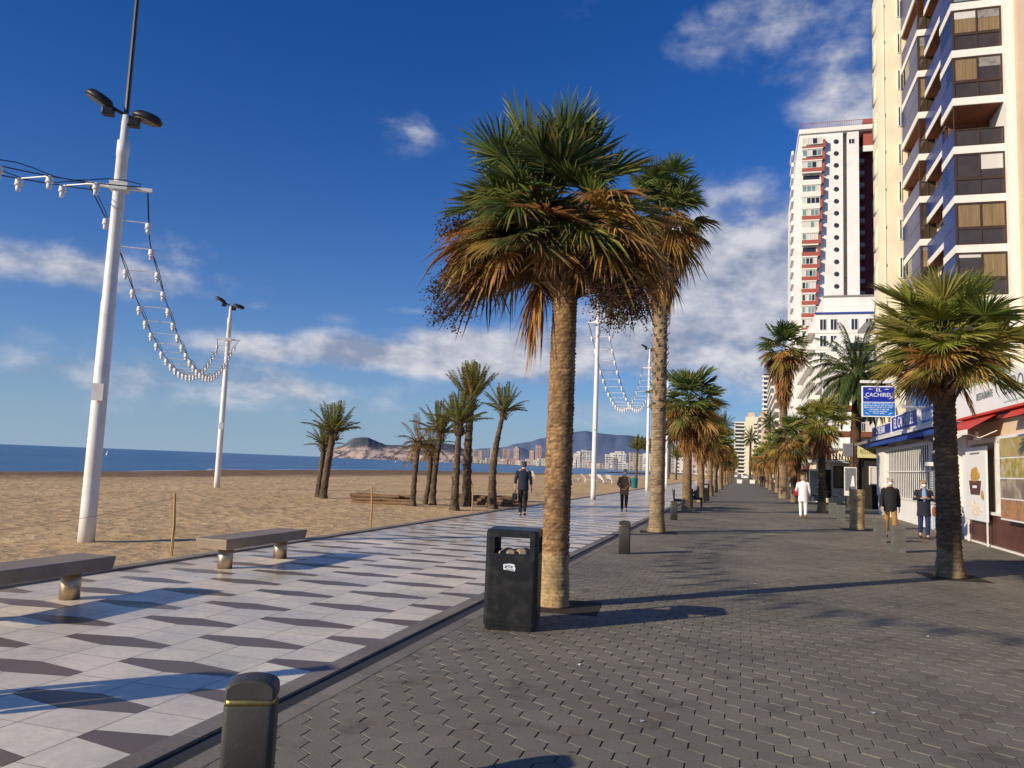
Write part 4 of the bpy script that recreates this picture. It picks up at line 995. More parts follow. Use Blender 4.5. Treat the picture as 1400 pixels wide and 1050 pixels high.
# -- cream tower with blue glass balconies
T=empty('apartment_tower',(11.5,49,0),'cream tower with stepped blue glass balconies and brown windows, cut by the top edge','building')
T.location=(0,0,0)
rr=random.Random(12); TOP=46
part('cream_wall',M['cream'],T,(9.75,11.42,62.6,64.6,0,TOP),(11.42,20,62.62,76,0,TOP),(12.35,20,57.0,62.6,0,TOP),(12.6,20,52.2,57.0,0,TOP))
part('beige_wall',M['beige'],T,(14.92,22,48.2,52.2,0,TOP+1))
part('white_pier',M['white_slab'],T,(14.43,14.919,49.0,52.2,0,TOP))
part('drain_pipe',M['white_slab'],T,(10.2,10.24,62.55,62.6,0,TOP))
part('drain_pipe',M['beige'],T,(15.3,15.33,48.15,48.2,0,TOP))
def stepped_bay(x0,x1,y0,y1,zb,n,fh,openset,win,key):
    for k in range(n):
        z=zb+fh*k
        if z<4.2 or z>TOP: continue
        b=MB(); sl=.45
        b.box(x0-.06,x1,y0-.08,y1,z-sl,z); b.build('balcony_slab',M['white_slab'],T)
        part('soffit',M['brown_ceiling'],T,(x0+.02,x1-.02,y0+.02,y1-.02,z-sl-.012,z-sl-.002))
        zt=z+fh-sl-.015
        # sea side: blue glass parapet, framed glass above
        f=part('sea_parapet',M['brown_frame'],T,(x0-.03,x0+.03,y0,y0+.06,z,zt),(x0-.02,x0+.02,y0+.06,y1,z+1.18,z+1.24))
        nn_=2
        for q in range(nn_):
            ya=y0+.07+(y1-y0-.07)*q/nn_; yb=y0+.05+(y1-y0-.07)*(q+1)/nn_
            part('glass_panel',M['glass_blue'],f,(x0-.028,x0-.012,ya,yb,z+.02,z+1.17))
        op=k in openset
        if not op:
            for q in range(nn_):
                ya=y0+.07+(y1-y0-.07)*q/nn_; yb=y0+.05+(y1-y0-.07)*(q+1)/nn_
                part('glass_panel',M['glass_blue'] if rr.random()<.7 else M['glass_dark'],f,(x0-.02,x0-.005,ya,yb,z+1.25,zt))
        # front: parapet panels below, windows above
        ch=rr.choice(win)
        if op:
            win_y(T,x0,x1,z+.02,z+1.05,y0+.04,M['brown_frame'],M['glass_brown'],2,'front_parapet',.06)
            part('back_wall',M['brown_ceiling'],T,(x0+.3,x1,y1-.15,y1-.1,z,zt)); win_y(T,x0+.6,x1-.6,z+.1,z+2.2,y1-.16,M['brown_frame'],M['glass_dark'],2,'balcony_door')
        else:
            w2=[M[c] for c in ch]
            win_y(T,x0,x1,z+.02,z+1.0,y0+.04,M['brown_frame'],[M['glass_brown'],M['glass_brown']] if ch[0]!='glass_green' else [M['glass_green']]*2,2,'front_parapet',.08)
            win_y(T,x0,x1,z+1.0,zt,y0+.04,M['brown_frame'],w2,2,'window',.09)
            for q in range(2):
                if rr.random()<.55:
                    xa=x0+.1+(x1-x0-.09)*q/2; xb=x0+(x1-x0-.09)*(q+1)/2; part('roller_blind',M[rr.choice(('blind','curtain','concrete'))],T,(xa,xb,y0-.022,y0-.012,zt-.09-rr.uniform(.15,.9),zt-.09))
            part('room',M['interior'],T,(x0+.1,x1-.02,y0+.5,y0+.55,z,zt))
WSET=[('curtain','curtain'),('glass_brown','curtain'),('curtain','curtain'),('curtain','glass_brown'),('curtain','curtain'),('glass_green','glass_green'),('glass_brown','glass_brown')]
stepped_bay(11.84,14.425,49.5,52.3,15.33-2.98*4,15,2.98,{6,},WSET,'B')
stepped_bay(11.48,12.45,57.0,62.55,17.93-3.0*5,15,3.0,{6,7,10},WSET,'A')
# balconies of the middle recess
for k in range(15):
    z=16.4-2.98*4+2.98*k
    if 4.2<z<TOP:
        part('balcony_slab',M['white_slab'],T,(11.86,12.6,52.32,56.95,z-.4,z))
        part('soffit',M['brown_ceiling'],T,(11.9,12.6,52.4,56.9,z-.413,z-.402))
        f=part('sea_parapet',M['brown_frame'],T,(11.86,11.9,52.34,56.93,z+1.1,z+1.15))
        for q in range(2): part('glass_panel',M['glass_blue'],f,(11.865,11.88,52.4+2.25*q,54.6+2.25*q,z+.02,z+1.09))
        win_x(T,53,56,z+.05,z+2.2,12.59,M['brown_frame'],[M['glass_dark'],M['glass_blue']],2,'balcony_door')
# scalloped edges of the far sea-side balconies, and the slit windows beside bay A
for k in range(15):
    z=4.5+2.95*k
    b=MB(); b.rings([[(9.749,62.7,zz),(9.749-dx,62.7,zz),(9.749-dx,64.5,zz),(9.749,64.5,zz)] for zz,dx in ((z-.2,.02),(z,.1),(z+.9,.11),(z+1.3,.08),(z+1.7,.02))]); b.build('balcony_edge',M['cream'],T,True)
    f=win_y(T,11.16,11.38,z+.3,z+1.9,62.6,M['white_slab'],M['glass_brown'],1,'slit_window',.05,.08)
    part('vent',M['concrete'],T,(10.26,10.32,62.57,62.6,z+1.2,z+1.45))
part('podium',M['concrete'],T,(11.0,22,44,48.1,0,4.1))
part('canopy',M['brown_ceiling'],T,(11.2,14.9,48.15,49.4,4.9,5.3))

# -- white and red tower
W=empty('apartment_tower',(0,0,0),'tall white tower with a column of round portholes and red balconies','building')
y0=187.
b=MB(); b.prism([(11.1,y0),(18.2,y0),(18.2,y0+.0),(21.7,y0),(21.7,y0+26),(11.1,y0+26)],0,71); b.build('wall',M['white_wall'],W)
b=MB(); n=len(b.v); b.rings([[(11.1,y0,71.02),(21.7,y0,71.02),(21.7,y0+26,71.02),(11.1,y0+26,71.02)],[(12.3,y0,81.5),(21.7,y0,81.5),(21.7,y0+26,81.5),(12.3,y0+26,81.5)]]); b.build('upper_wall',M['white_wall'],W)
part('groove',M['concrete'],W,(21.71,22.6,y0+1.3,y0+24,0,81.5))
part('east_wall',M['white_wall'],W,(22.61,25.1,y0,y0+24,0,81.5))
part('recess_wall',M['darkred'],W,(25.11,33,y0+4.2,y0+24,0,80))
part('roof_slab',M['white_slab'],W,(12.1,28.5,y0-.5,y0+26,81.52,82.6))
part('roof_house',M['red_panel'],W,(26.2,29.5,y0+.8,y0+8,78,84.5)); part('roof_band',M['white_slab'],W,(26.1,29.6,y0+.6,y0+.79,76.6,78))
b=MB()
for k in range(34): b.box(12.2+.47*k,12.25+.47*k,y0-.3,y0-.25,82.6,84.0)
b.box(12.2,27.8,y0-.3,y0-.25,83.9,84.02); b.build('roof_railing',M['red_panel'],W)
rr=random.Random(4)
for k in range(27):
    z=79.6-2.86*k-2.0
    if z<3: break
    t=(81-z)/80; xr=18.0-3.6*t; xl=12.5+.25*(1-t)
    part('balcony',M['red_panel'],W,(xr-.55,xr,y0-1.35,y0-.02,z,z+1.9))
    part('balcony_slab',M['white_slab'],W,(xl,xr-.56,y0-1.3,y0-.02,z-.28,z))
    kind=rr.random()
    part('balcony_parapet',M['red_panel'] if kind<.72 else M['white_slab'],W,(xl,xr-.56,y0-1.3,y0-1.2,z+.01,z+.95 if kind>.25 else z+.5))
    if rr.random()<.72: win_y(W,xl+.1,xr-.6,z+.97,z+2.5,y0-1.0,M['white_slab'],[M[rr.choice(('blind','glass_dark','glass_green','blind'))] for _ in range(4)],4,'window',.1)
    else: win_y(W,xl+.3,xr-.9,z+.05,z+2.3,y0-.02,M['brown_frame'],[M['glass_dark']]*3,3,'balcony_door',.1)
    if z>18:
        b=MB(); b.tube([(20.2,y0-.12,z+1.6),(20.2,y0+.05,z+1.6)],.56,20); f=b.build('porthole',M['concrete'],W,True)
        b=MB(); b.tube([(20.2,y0-.14,z+1.6),(20.2,y0-.125,z+1.6)],.46,20); b.build('pane',M['glass_dark'],f)
    part('side_balcony',M['concrete'],W,(25.12,26.6,y0+2.6,y0+4.15,z,z+.9))
    part('sea_balcony',M['white_slab'],W,(10.6,11.08,y0+2,y0+9,z,z+.9))
win_y(W,22.9,24.2,78.4,79.6,y0,M['white_slab'],[M['glass_dark']]*2,2,'window',.08)

# -- white annex in front of it
A=empty('apartment_block',(0,0,0),'lower white block with roof deck and one blue awning, below the tall white tower','building')
part('wall',M['white_wall'],A,(12.6,32,150,184,0,31.4)); part('roof_house',M['white_wall'],A,(14.2,32,154,175,31.42,35.2)); part('cornice',M['concrete'],A,(14.0,32.2,153.8,153.99,35.2,35.5))
part('deck_edge',M['awning_blue'],A,(12.5,32,149.7,149.98,31.2,31.5))
b=MB()
for k in range(60): b.box(12.6+.32*k,12.64+.32*k,149.85,149.89,31.5,32.6)
b.box(12.6,32,149.85,149.89,32.55,32.65); b.build('railing',M['white_metal'],A)
b=MB(); b.quad((26.0,153.7,35),(31,153.7,35),(31,151.4,32.9),(26.0,151.4,32.9)); b.build('awning',M['awning_blue'],A)
rr=random.Random(6)
for fl in range(10):
    z=28.0-3.05*fl
    part('sea_balcony',M['white_slab'],A,(11.4,12.59,150.2,183,z-.25,z+.85))
    part('slab_line',M['white_slab'],A,(12.6,32,149.88,149.99,z-.35,z-.15))
    for x in (13.3,15.1,18.6,21,24.2,27,29.3):
        if rr.random()<.85: win_y(A,x,x+1.2,z+.2,z+2.3,150,M['white_slab'],[M['glass_dark'],M['glass_dark']],2,'window',.09)
# -- mid block with brown balcony slabs
B=empty('apartment_block',(0,0,0),'low white apartment block with brown balcony slabs behind the date palm','building')
part('wall',M['white_wall'],B,(12.2,24,96,112,0,15.8),(10.2,12.19,99,112,0,15.8))
for fl in range(5):
    z=2.9*fl+.9
    part('balcony_slab',M['brown_ceiling'],B,(10.4,20,93.9,95.99,z-.5,z+.1))
    b=MB()
    for k in range(48): b.box(10.5+.2*k,10.53+.2*k,93.95,93.98,z+.11,z+1.05)
    b.box(10.4,20,93.94,93.99,z+1.05,z+1.12); b.build('railing',M['white_metal'],B)
    for x in (12.6,15.2,17.6): win_y(B,x,x+1.7,z+.15,z+2.1,96,M['white_slab'],[M['glass_dark'],M['blind'] if (fl+int(x))%3 else M['glass_dark']],2,'window',.09)
# -- striped tower
S=empty('apartment_tower',(0,0,0),'distant white tower with ranks of balconies, left of the tall skirted palm','building')
part('wall',M['white_wall'],S,(17.2,38,500,520,0,64),(12.2,17.19,504,520,0,63))
rr=random.Random(9)
for fl in range(22):
    z=2.88*fl+.8
    part('balcony',M['white_slab'],S,(11.2,17.1,500.6,503.9,z,z+1.15)); part('window',M['glass_dark'],S,(12.3,17,503.85,503.98,z+1.16,z+2.7))
    for x in (17.8,22,26.5,31):
        f=part('window',M['glass_dark'] if rr.random()<.8 else M['blind'],S,(x+.4,x+2.8,499.9,499.99,z+.9,z+2.3))
    part('balcony',M['white_slab'],S,(21.6,36,499.0,499.88,z-.2,z+.75))
# -- cream tower at the end
S=empty('apartment_tower',(0,0,0),'distant cream yellow tower closing the view at the end of the promenade','building')
part('wall',M['cream'],S,(2,13,650,665,0,47),(-6.5,1.99,653,665,0,43)); part('roof_house',M['beige'],S,(4,9,651,660,47.01,50.5))
for fl in range(14):
    z=2.95*fl+1.2
    part('balcony',M['white_slab'],S,(-6.2,1.6,650.8,652.9,z,z+.9)); part('window',M['glass_dark'],S,(-5.8,1.2,652.85,652.98,z+.92,z+2.5))
    for x in (8.5,): part('window',M['glass_dark'],S,(x,x+3.6,649.9,649.99,z+.8,z+2.0))

# -- blue and white restaurant
K=empty('restaurant',(0,0,0),'white glazed restaurant with blue awning and blue name boards behind the short green palm','shop')
part('wall',M['white_wall'],K,(6.75,10.9,26.05,41.9,0,3.4)); part('roof',M['concrete'],K,(6.3,10.9,26.05,41.9,3.405,3.55))
part('cream_block',M['cream'],K,(6.9,9.5,34.6,41.5,3.56,4.62))
part('low_wall',M['white_wall'],K,(6.25,6.74,27.0,41.0,.0,.86)); part('sill',M['white_slab'],K,(6.2,6.745,26.95,41.05,.862,.92))
part('step',M['concrete'],K,(5.95,6.24,26.4,28.2,0,.14)); part('blue_box',M['sign_lightblue'],K,(6.12,6.2,28.5,28.9,.02,.55))
b=MB()
for k in range(23):
    y=30.6+.36*k; b.box(6.335,6.345,y,y+.15,.92,2.92)
b.box(6.26,6.36,30.5,38.9,2.92,3.05); b.box(6.27,6.35,30.5,38.9,1.95,2.0); b.build('glazing_bars',M['white_metal'],K)
for k in range(8):
    part('pane',M['glass_dark'],K,(6.36,6.37,30.65+1.03*k,31.6+1.03*k,.93,2.92))
for q in ((6.2,6.7,39.1,40.2,.93,3.1),(6.22,6.72,40.5,41.2,.93,3.1),(6.2,6.7,26.3,26.9,0,3.1)): part('pilaster',M['white_wall'],K,q)
f=part('door',M['white_metal'],K,(6.28,6.36,28.9,28.98,.93,3),(6.28,6.36,30.2,30.28,.93,3),(6.28,6.36,28.99,30.19,2.6,2.68),(6.28,6.36,28.99,30.19,.93,1.1)); part('pane',M['glass_dark'],f,(6.33,6.34,28.99,30.19,1.11,2.59))
f=part('menu_board',M['letter_gray'],K,(6.18,6.22,29.35,29.8,.95,2.0))
b=MB(); rr=random.Random(3)
for k in range(16):
    z=1.93-.058*k; y=29.76
    while y>29.42: l=rr.uniform(.02,.07); b.box(6.172,6.178,y-l,y,z,z+.022); y-=l+.02
b.build('menu_lines',M['letter_white'],f)
part('lamp_box',M['white_plastic'],K,(6.0,6.2,29.4,29.7,2.15,2.28))
b=MB(); 
for (ya,yb) in ((26.2,31.2),(31.25,38.4),(38.45,41.9)):
    b.quad((6.3,ya,3.44),(5.75,ya,3.27),(5.75,yb,3.27),(6.3,yb,3.44)); b.quad((5.75,ya,3.27),(5.75,ya,3.12),(5.75,yb,3.12),(5.75,yb,3.27)); b.quad((6.3,ya,3.43),(5.75,ya,3.26),(5.75,ya,3.13),(6.3,ya,3.13))
b.build('awning',M['awning_blue'],K); part('awning_box',M['white_metal'],K,(6.05,6.29,26.2,41.9,3.45,3.56))
def namebar(y0,y1,z0,z1,body,size,sx=1.,deco=True):
    f=part('name_board',M['white_metal'],K,(6.1,6.22,y0,y1,z0,z1)); part('board_face',M['sign_blue'],f,(6.085,6.098,y0+.06,y1-.06,z0+.06,z1-.06))
    text('lettering',body,size,f,M['letter_white'],(6.08,(y0+y1)/2,(z0+z1)/2-.01),FX,sx)
    return f
namebar(31.3,36.35,3.6,4.3,'EL CACHIREL',.6,1.12); namebar(36.6,41.6,3.6,4.12,'CAFE BAR',.46,1.1)
f=part('name_board',M['white_metal'],K,(6.12,6.24,27.6,30.7,3.6,4.22)); part('board_face',M['sign_lightblue'],f,(6.105,6.118,27.7,30.6,3.66,4.16))
b=MB(); rr=random.Random(14); y=30.45
while y>28.0: 
    l=rr.uniform(.12,.3); z=3.75+rr.uniform(-.02,.02); b.tube([(6.1,y,z),(6.1,y-l*.3,z+.28),(6.1,y-l*.6,z+.02),(6.1,y-l,z+.26)],.022,4); y-=l+.1
b.build('scroll_writing',M['letter_white'],f)
part('roof_banner',M['sign_lightblue'],K,(6.5,6.58,31.0,34.2,4.4,6.1)); part('banner_post',M['white_metal'],K,(6.6,6.66,31.2,31.26,3.56,6.0),(6.6,6.66,33.9,33.96,3.56,6.0))
part('grey_hood',M['concrete'],K,(6.3,7.6,28.2,30.0,4.28,4.62))
part('side_board',M['sign_lightblue'],K,(6.1,6.2,26.25,26.8,3.3,4.4))
# -- hanging sign on its bracket
H=empty('hanging_sign',(0,0,0),'blue square sign of the restaurant hanging from a white bracket','sign')
yS=32.0
part('post',M['white_metal'],H,(5.72,5.84,yS-.06,yS+.06,4.4,5.38)); part('arm',M['white_metal'],H,(4.28,5.719,yS-.05,yS+.05,5.26,5.36)); part('foot',M['white_metal'],H,(5.72,6.9,yS-.05,yS+.05,4.32,4.4),(6.84,6.9,yS-.05,yS+.05,3.56,4.319))
part('hanger',M['dark_metal'],H,(4.45,4.47,yS-.01,yS+.01,5.14,5.26),(5.35,5.37,yS-.01,yS+.01,5.14,5.26))
x0,x1,z0,z1=4.33,5.5,3.97,5.14; zm=z0+(z1-z0)*.47
f=part('panel',M['letter_white'],H,(x0,x1,yS-.07,yS+.07,z0,z1)); 
part('upper_field',M['sign_blue'],f,(x0+.04,x1-.04,yS-.084,yS-.071,zm+.02,z1-.04)); part('lower_field',M['sign_lightblue'],f,(x0+.04,x1-.04,yS-.084,yS-.071,z0+.04,zm-.01))
text('lettering','EL',.19,f,M['letter_white'],((x0+x1)/2,yS-.09,z1-.15),FY,1.1); text('lettering','CACHIREL',.215,f,M['letter_white'],((x0+x1)/2,yS-.09,z1-.345),FY,.92)
b=MB(); rr=random.Random(5); xc=(x0+x1)/2; yq=yS-.088
for k,wd in enumerate((.5,.5,.5,.38,.33,.2)):
    z=zm-.075-.072*k; x=xc-wd
    while x<xc+wd-.03:
        l=rr.choice((.018,.022,.028)); hh=rr.choice((.03,.036)); b.box(x,x+l*.5,yq-.003,yq,z,z+hh)
        if rr.random()<.7: b.box(x+l*.5,x+l,yq-.003,yq,z+(hh-.01 if rr.random()<.5 else .0),z+(hh if rr.random()<.5 else .012)+.002)
        x+=l+(.008 if rr.random()<.86 else .035)
b.build('small_lettering',M['letter_white'],f)
b=MB()
for sx_ in (-1,1):
    for (xx,zz,dz) in ((.3,z1-.13,.0),(.47,z1-.44,-.06),(.43,z0+.13,-.05)):
        pts=[(xc+sx_*(xx-.12),yq,zz+dz),(xc+sx_*xx,yq,zz+.012),(xc+sx_*(xx+.07 if zz>z1-.2 else xx+.03),yq,zz-dz*.6)]
        b.tube(pts,[.004,.017,.006],5)
b.build('flourish',M['letter_white'],f)

# -- white and red restaurant
Q=empty('restaurant',(0,0,0),'restaurant with long white name board, red awning and brown plinth at the right edge','shop')
part('wall',M['white_wall'],Q,(6.75,10.9,10,25.95,0,4.3)); part('plinth',M['brown_panel'],Q,(6.3,6.74,10,25.5,.04,.82)); part('kerb_foot',M['kerbpale'] if 'kerbpale' in M else M['white_slab'],Q,(6.22,6.745,10,25.6,0,.04))
part('sill',M['white_metal'],Q,(6.24,6.745,10,25.5,.822,.9)); part('corner_post',M['white_wall'],Q,(6.25,6.745,25.51,25.93,0,3.5)); part('soffit',M['darkred'],Q,(6.2,6.745,10,25.5,3.3,3.5))
b=MB()
for y in (25.35,22.9,22.55,21.4,19.2,17,14.8,12.5,10): b.box(6.3,6.42,y,y+.14,.9,2.72)
b.box(6.3,6.42,10,25.5,2.72,2.86); b.build('window_frame',M['white_metal'],Q)
for k,(ya,yb) in enumerate(((23.05,25.34),(21.55,22.54),(19.35,21.39),(17.15,19.19),(14.95,16.99),(12.65,14.79),(10.15,12.49))): part('pane',M['glass_dark'] if k%2 else M['curtain'],Q,(6.37,6.38,ya,yb,.9,2.72))
part('upper_wall',M['beige'],Q,(6.4,6.745,10,25.5,2.86,3.3))
bd=part('name_board',M['sign_white'],Q,(6.08,6.2,10,25.9,3.5,4.28)); part('red_edge',M['awning_red'],bd,(6.07,6.2,10,25.9,3.44,3.495))
text('lettering','RESTAURANTE',.27,bd,M['letter_gray'],(6.07,22.95,3.93),FX,.8); text('lettering','EUROPA',.58,bd,M['letter_gray'],(6.07,20.35,3.97),FX,.95,extr=.002)
part('pale_line',M['letter_pale'],bd,(6.07,6.078,19.2,21.4,3.6,3.64))
b=MB(); ya,yb=22.3,25.85
b.quad((6.2,ya,3.42),(5.5,ya,2.98),(5.5,yb,2.98),(6.2,yb,3.42)); b.quad((6.2,ya,3.40),(6.2,yb,3.40),(5.5,yb,2.96),(5.5,ya,2.96)); aw=b.build('awning',M['awning_red'],Q)
part('valance',M['white_slab'],aw,(5.47,5.5,ya,yb,2.86,2.99)); b=MB(); b.tube([(6.25,ya+.3,3.0),(5.85,ya+.3,2.8),(5.5,ya+.3,2.92)],.014,6); b.tube([(6.25,yb-.3,3.0),(5.85,yb-.3,2.8),(5.5,yb-.3,2.92)],.014,6); b.build('arm',M['white_metal'],aw)
ya,yb=18.9,21.2
b=MB(); b.quad((6.2,ya,3.42),(5.95,ya,3.2),(5.95,yb,3.2),(6.2,yb,3.42)); b.build('awning',M['awning_red'],Q)
b=MB(); b.lathe([(.05,0),(.05,-.12),(.09,-.16),(.1,-.2),(.05,-.22)],10,o=(6.0,23.4,3.0)); b.build('lamp',M['white_plastic'],Q)
# poster panels in front of the facade
P1=empty('poster_panel',(0,0,0),'tall pale poster with a bowl of fried food at the corner of the white restaurant','poster')
fr=part('board',M['sign_white'],P1,(6.12,6.17,23.15,25.1,.62,2.62),bevel=.01); part('leg',M['white_metal'],P1,(6.13,6.16,23.2,23.25,0,.619)); part('leg',M['white_metal'],P1,(6.13,6.16,25.0,25.05,0,.619))
def blobs(parent,name,m_,x,cy,cz,wy,wz,n,r,seed):
    b=MB(); rr=random.Random(seed)
    for k in range(n):
        a=rr.uniform(0,6.28); q=rr.random()**.5; b.ball((x,cy+wy*q*math.cos(a),cz+wz*q*math.sin(a)),(.008,r*rr.uniform(.6,1.3),r*rr.uniform(.6,1.3)),6)
    return b.build(name,m_,parent,True)
blobs(fr,'fried_food',M['food_yellow'],6.115,24.15,1.84,.4,.2,60,.07,1)
b=MB(); n=len(b.v); prof=[(24.72,1.7),(23.58,1.7),(23.72,1.32),(24.58,1.32)]; b.v+=[(6.108,p[0],p[1]) for p in prof]; b.f.append((n,n+1,n+2,n+3)); b.m.append(0); b.build('bowl',M['brown_panel'],fr)
part('bowl_writing',M['letter_white'],fr,(6.1,6.104,23.95,24.35,1.5,1.57)); blobs(fr,'ice_cream',M['food_white'],6.115,24.1,.95,.42,.2,50,.07,2); blobs(fr,'nugget',M['food_yellow'],6.112,23.5,1.33,.12,.08,5,.08,3)
b=MB(); rr=random.Random(2); y=24.6
while y>23.7: l=rr.uniform(.03,.07); b.box(6.112,6.118,y-l,y,2.42,2.47); y-=l+.025
b.build('heading',M['letter_gray'],fr)
P2=empty('poster_panel',(0,0,0),'white framed food photo board cut off by the right edge','poster')
fr=part('board',M['sign_white'],P2,(6.02,6.1,19.3,21.65,.78,2.78),bevel=.01)
for k,(m1,m2,m3) in enumerate((('food_red','food_grey','food_yellow'),('food_grey','food_yellow','food_green'),('food_green','food_white','food_yellow'),('food_yellow','food_grey','food_green'))):
    z=.83+.485*k; part('photo',M['food_photo%d'%k],fr,(6.008,6.018,19.35,21.58,z,z+.45))
# -- entrance with cream yellow sign, grey box sign, menu stand
E_=empty('restaurant',(0,0,0),'dark restaurant entrance under a pale yellow sign behind the palm stump','shop')
part('wall',M['interior'],E_,(6.4,10.9,46.3,52.5,0,3.4),(7.6,10.9,42.0,46.29,0,3.4)); part('roof',M['concrete'],E_,(6.0,10.9,42.0,52.5,3.41,3.55))
f=part('sign_board',M['sign_yellow'],E_,(6.0,7.55,46.0,46.2,2.75,3.4)); text('lettering','RESTAURANTE',.36,f,M['letter_olive'],(6.78,45.99,3.07),FY,.55)
f=part('glass_screen',M['dark_metal'],E_,(7.5,7.58,42.1,42.16,.1,2.8),(7.5,7.58,44,44.06,.1,2.8)); part('pane',M['glass_dark'],f,(7.53,7.545,42.17,43.99,.1,2.8)); win_y(E_,6.6,7.1,1.3,2.3,46.28,M['white_metal'],M['blind'],1)
f=part('box_sign',M['concrete'],E_,(5.25,5.75,45.8,46.0,2.8,3.5)); part('box_face',M['cloth_gray'],f,(5.3,5.7,45.78,45.795,2.85,3.45)); part('post',M['dark_metal'],E_,(5.76,5.82,45.85,45.95,0,3.5))
e=empty('menu_stand',(5.45,44.5,0),'grey lit menu board with round pictures standing behind the palm stump','sign'); 
part('board',M['white_metal'],e,(-.3,.3,-.05,.05,.7,2.2)); part('face',M['cloth_gray'],e,(-.26,.26,-.065,-.051,.95,2.15)); part('leg',M['dark_metal'],e,(-.22,-.17,-.03,.03,0,.69)); part('leg',M['dark_metal'],e,(.17,.22,-.03,.03,0,.69))
b=MB(); b.ball((-.1,-.07,.88),(.09,.01,.09),8); b.ball((.12,-.07,.88),(.09,.01,.09),8); b.build('picture',M['food_white'],e); b=MB(); b.quad((.0,-.068,1.2),(.2,-.068,1.2),(.16,-.068,1.75),(.08,-.068,1.75)); b.build('picture',M['letter_white'],e)
# -- small bar
C_=empty('bar_kiosk',(0,0,0),'small cream bar with dark scroll letters along its roof, behind the slim palm','shop')
part('wall',M['cream'],C_,(4.6,8.4,54.0,60,0,2.55)); part('roof',M['white_slab'],C_,(4.3,8.5,53.6,60.2,2.56,2.72)); win_y(C_,5.6,7.2,.95,2.35,54,M['brown_frame'],[M['curtain'],M['glass_dark'],M['curtain']],3,'window',.06); part('door',M['interior'],C_,(5.1,5.45,53.96,53.99,.3,2.1))
b=MB(); rr=random.Random(6); x=4.5
while x<7.3:
    z=2.76; b.tube([(x,53.7,z),(x,53.7,z+.4)],.035,5); b.tube([(x,53.7,z+.38),(x+.16,53.7,z+.05)],.03,5); b.tube([(x+.16,53.7,z+.02),(x+.18,53.7,z+.4)],.035,5); b.box(x-.06,x+.26,53.68,53.72,z-.02,z+.03); x+=.36
b.build('roof_letters',M['cloth_black'],C_)
f=part('wind_screen',M['white_metal'],C_,(4.0,4.06,52.5,52.56,0,2.1),(4.55,4.6,52.5,52.56,0,2.1),(4.07,4.54,52.51,52.55,2.04,2.1)); part('pane',M['glass_green'],f,(4.07,4.54,52.525,52.535,.1,2.03))
# A-frame boards and terrace tables by the bar
def table(x,y,label):
    e=empty('terrace_table',(x,y,0),label,'table','terrace tables by the bars'); b=MB(); b.lathe([(.36,.72),(.37,.74),(.36,.75)],20); b.build('tabletop',M['steel'],e); b=MB(); b.lathe([(.03,.03),(.03,.72)],8); b.lathe([(.22,0),(.2,.03)],14); b.build('leg',M['dark_metal'],e)
def chair(x,y,rz,label):
    e=empty('terrace_chair',(x,y,0),label,'chair','terrace chairs by the bars',rz); part('seat',M['cloth_darkbrown'],e,(-.21,.21,-.2,.21,.43,.46)); part('backrest',M['cloth_darkbrown'],e,(-.21,.21,.2,.23,.5,.86))
    for a in (-.18,.18):
        for c_ in (-.17,.2): b=MB(); b.tube([(a,c_,0),(a,c_,.43 if c_<0 else .86)],.014,6); b.build('leg',M['steel'],e)
for i,(x,y) in enumerate(((4.9,51.6),(6.0,51.2),(4.6,64),(5.6,67),(4.8,71),(5.5,76))):
    table(x,y,'round terrace table in front of the small cream bar' if i<2 else 'round terrace table in the shade of the far right row')
    chair(x-.6,y,rad(90),'terrace chair in front of the small cream bar' if i<2 else 'terrace chair in the shade of the far right row'); chair(x+.6,y,rad(-90),'terrace chair in front of the small cream bar' if i<2 else 'terrace chair in the shade of the far right row')
# -- the row of further shops
rr=random.Random(21)
AWN=[mat('awning %d'%k,c,.8,.1,3) for k,c in enumerate(((.2,.03,.03),(.35,.3,.22),(.05,.08,.06),(.3,.12,.04),(.04,.06,.12)))]
y=61.
for i in range(9):
    ln=rr.uniform(11,17); e=empty('shop',(6.4,y,0),'low shop with an awning far down the right side behind the palms','shop','far shops under the right row'); h=rr.uniform(3.1,3.8)
    part('wall',M['white_wall'] if i%2 else M['cream'],e,(.3,5,.2,ln-.2,0,h)); part('roof',M['concrete'],e,(0,5.1,.1,ln-.1,h+.005,h+.16))
    for k in range(4): part('window',M['glass_dark'],e,(.2,.29,.6+k*ln/4.4,.6+k*ln/4.4+ln/5.5,.5,2.5))
    b=MB(); b.quad((.28,.4,3.0),(-1.3,.4,2.45),(-1.3,ln-.4,2.45),(.28,ln-.4,3.0)); b.quad((-1.3,.4,2.45),(-1.3,.4,2.2),(-1.3,ln-.4,2.2),(-1.3,ln-.4,2.45)); b.build('awning',AWN[i%5],e)
    y+=ln
for i,(x,yy_,wx,wy,h,c) in enumerate(((13,118,14,26,22,'white_wall'),(13,205,18,40,38,'white_wall'),(11,260,20,45,30,'cream'),(12,330,20,60,46,'white_wall'),(9,420,22,50,34,'beige'))):
    e=empty('apartment_block',(x,yy_,0),('white block just behind the one with brown slabs','pale slab block behind the tall white tower','cream block halfway down the right side','tall white block two thirds down the right side','beige block far down the right side')[i],'building','blocks lining the right side of the promenade')
    part('wall',M[c],e,(0,wx,0,wy,0,h)); part('roof_house',M['concrete'],e,(wx*.3,wx*.6,wy*.2,wy*.5,h+.01,h+2.6))
    for k in range(int(h/3)):
        z=3*k+.6; part('balcony',M['white_slab'],e,(-1.2,-.01,1,wy-1,z,z+1.0)); part('window',M['glass_dark'],e,(-.1,-.005,1.2,wy-1.2,z+1.01,z+2.3)) ; part('window',M['glass_dark'],e,(1.5,wx-1.5,-.06,-.005,z+.9,z+2.1))
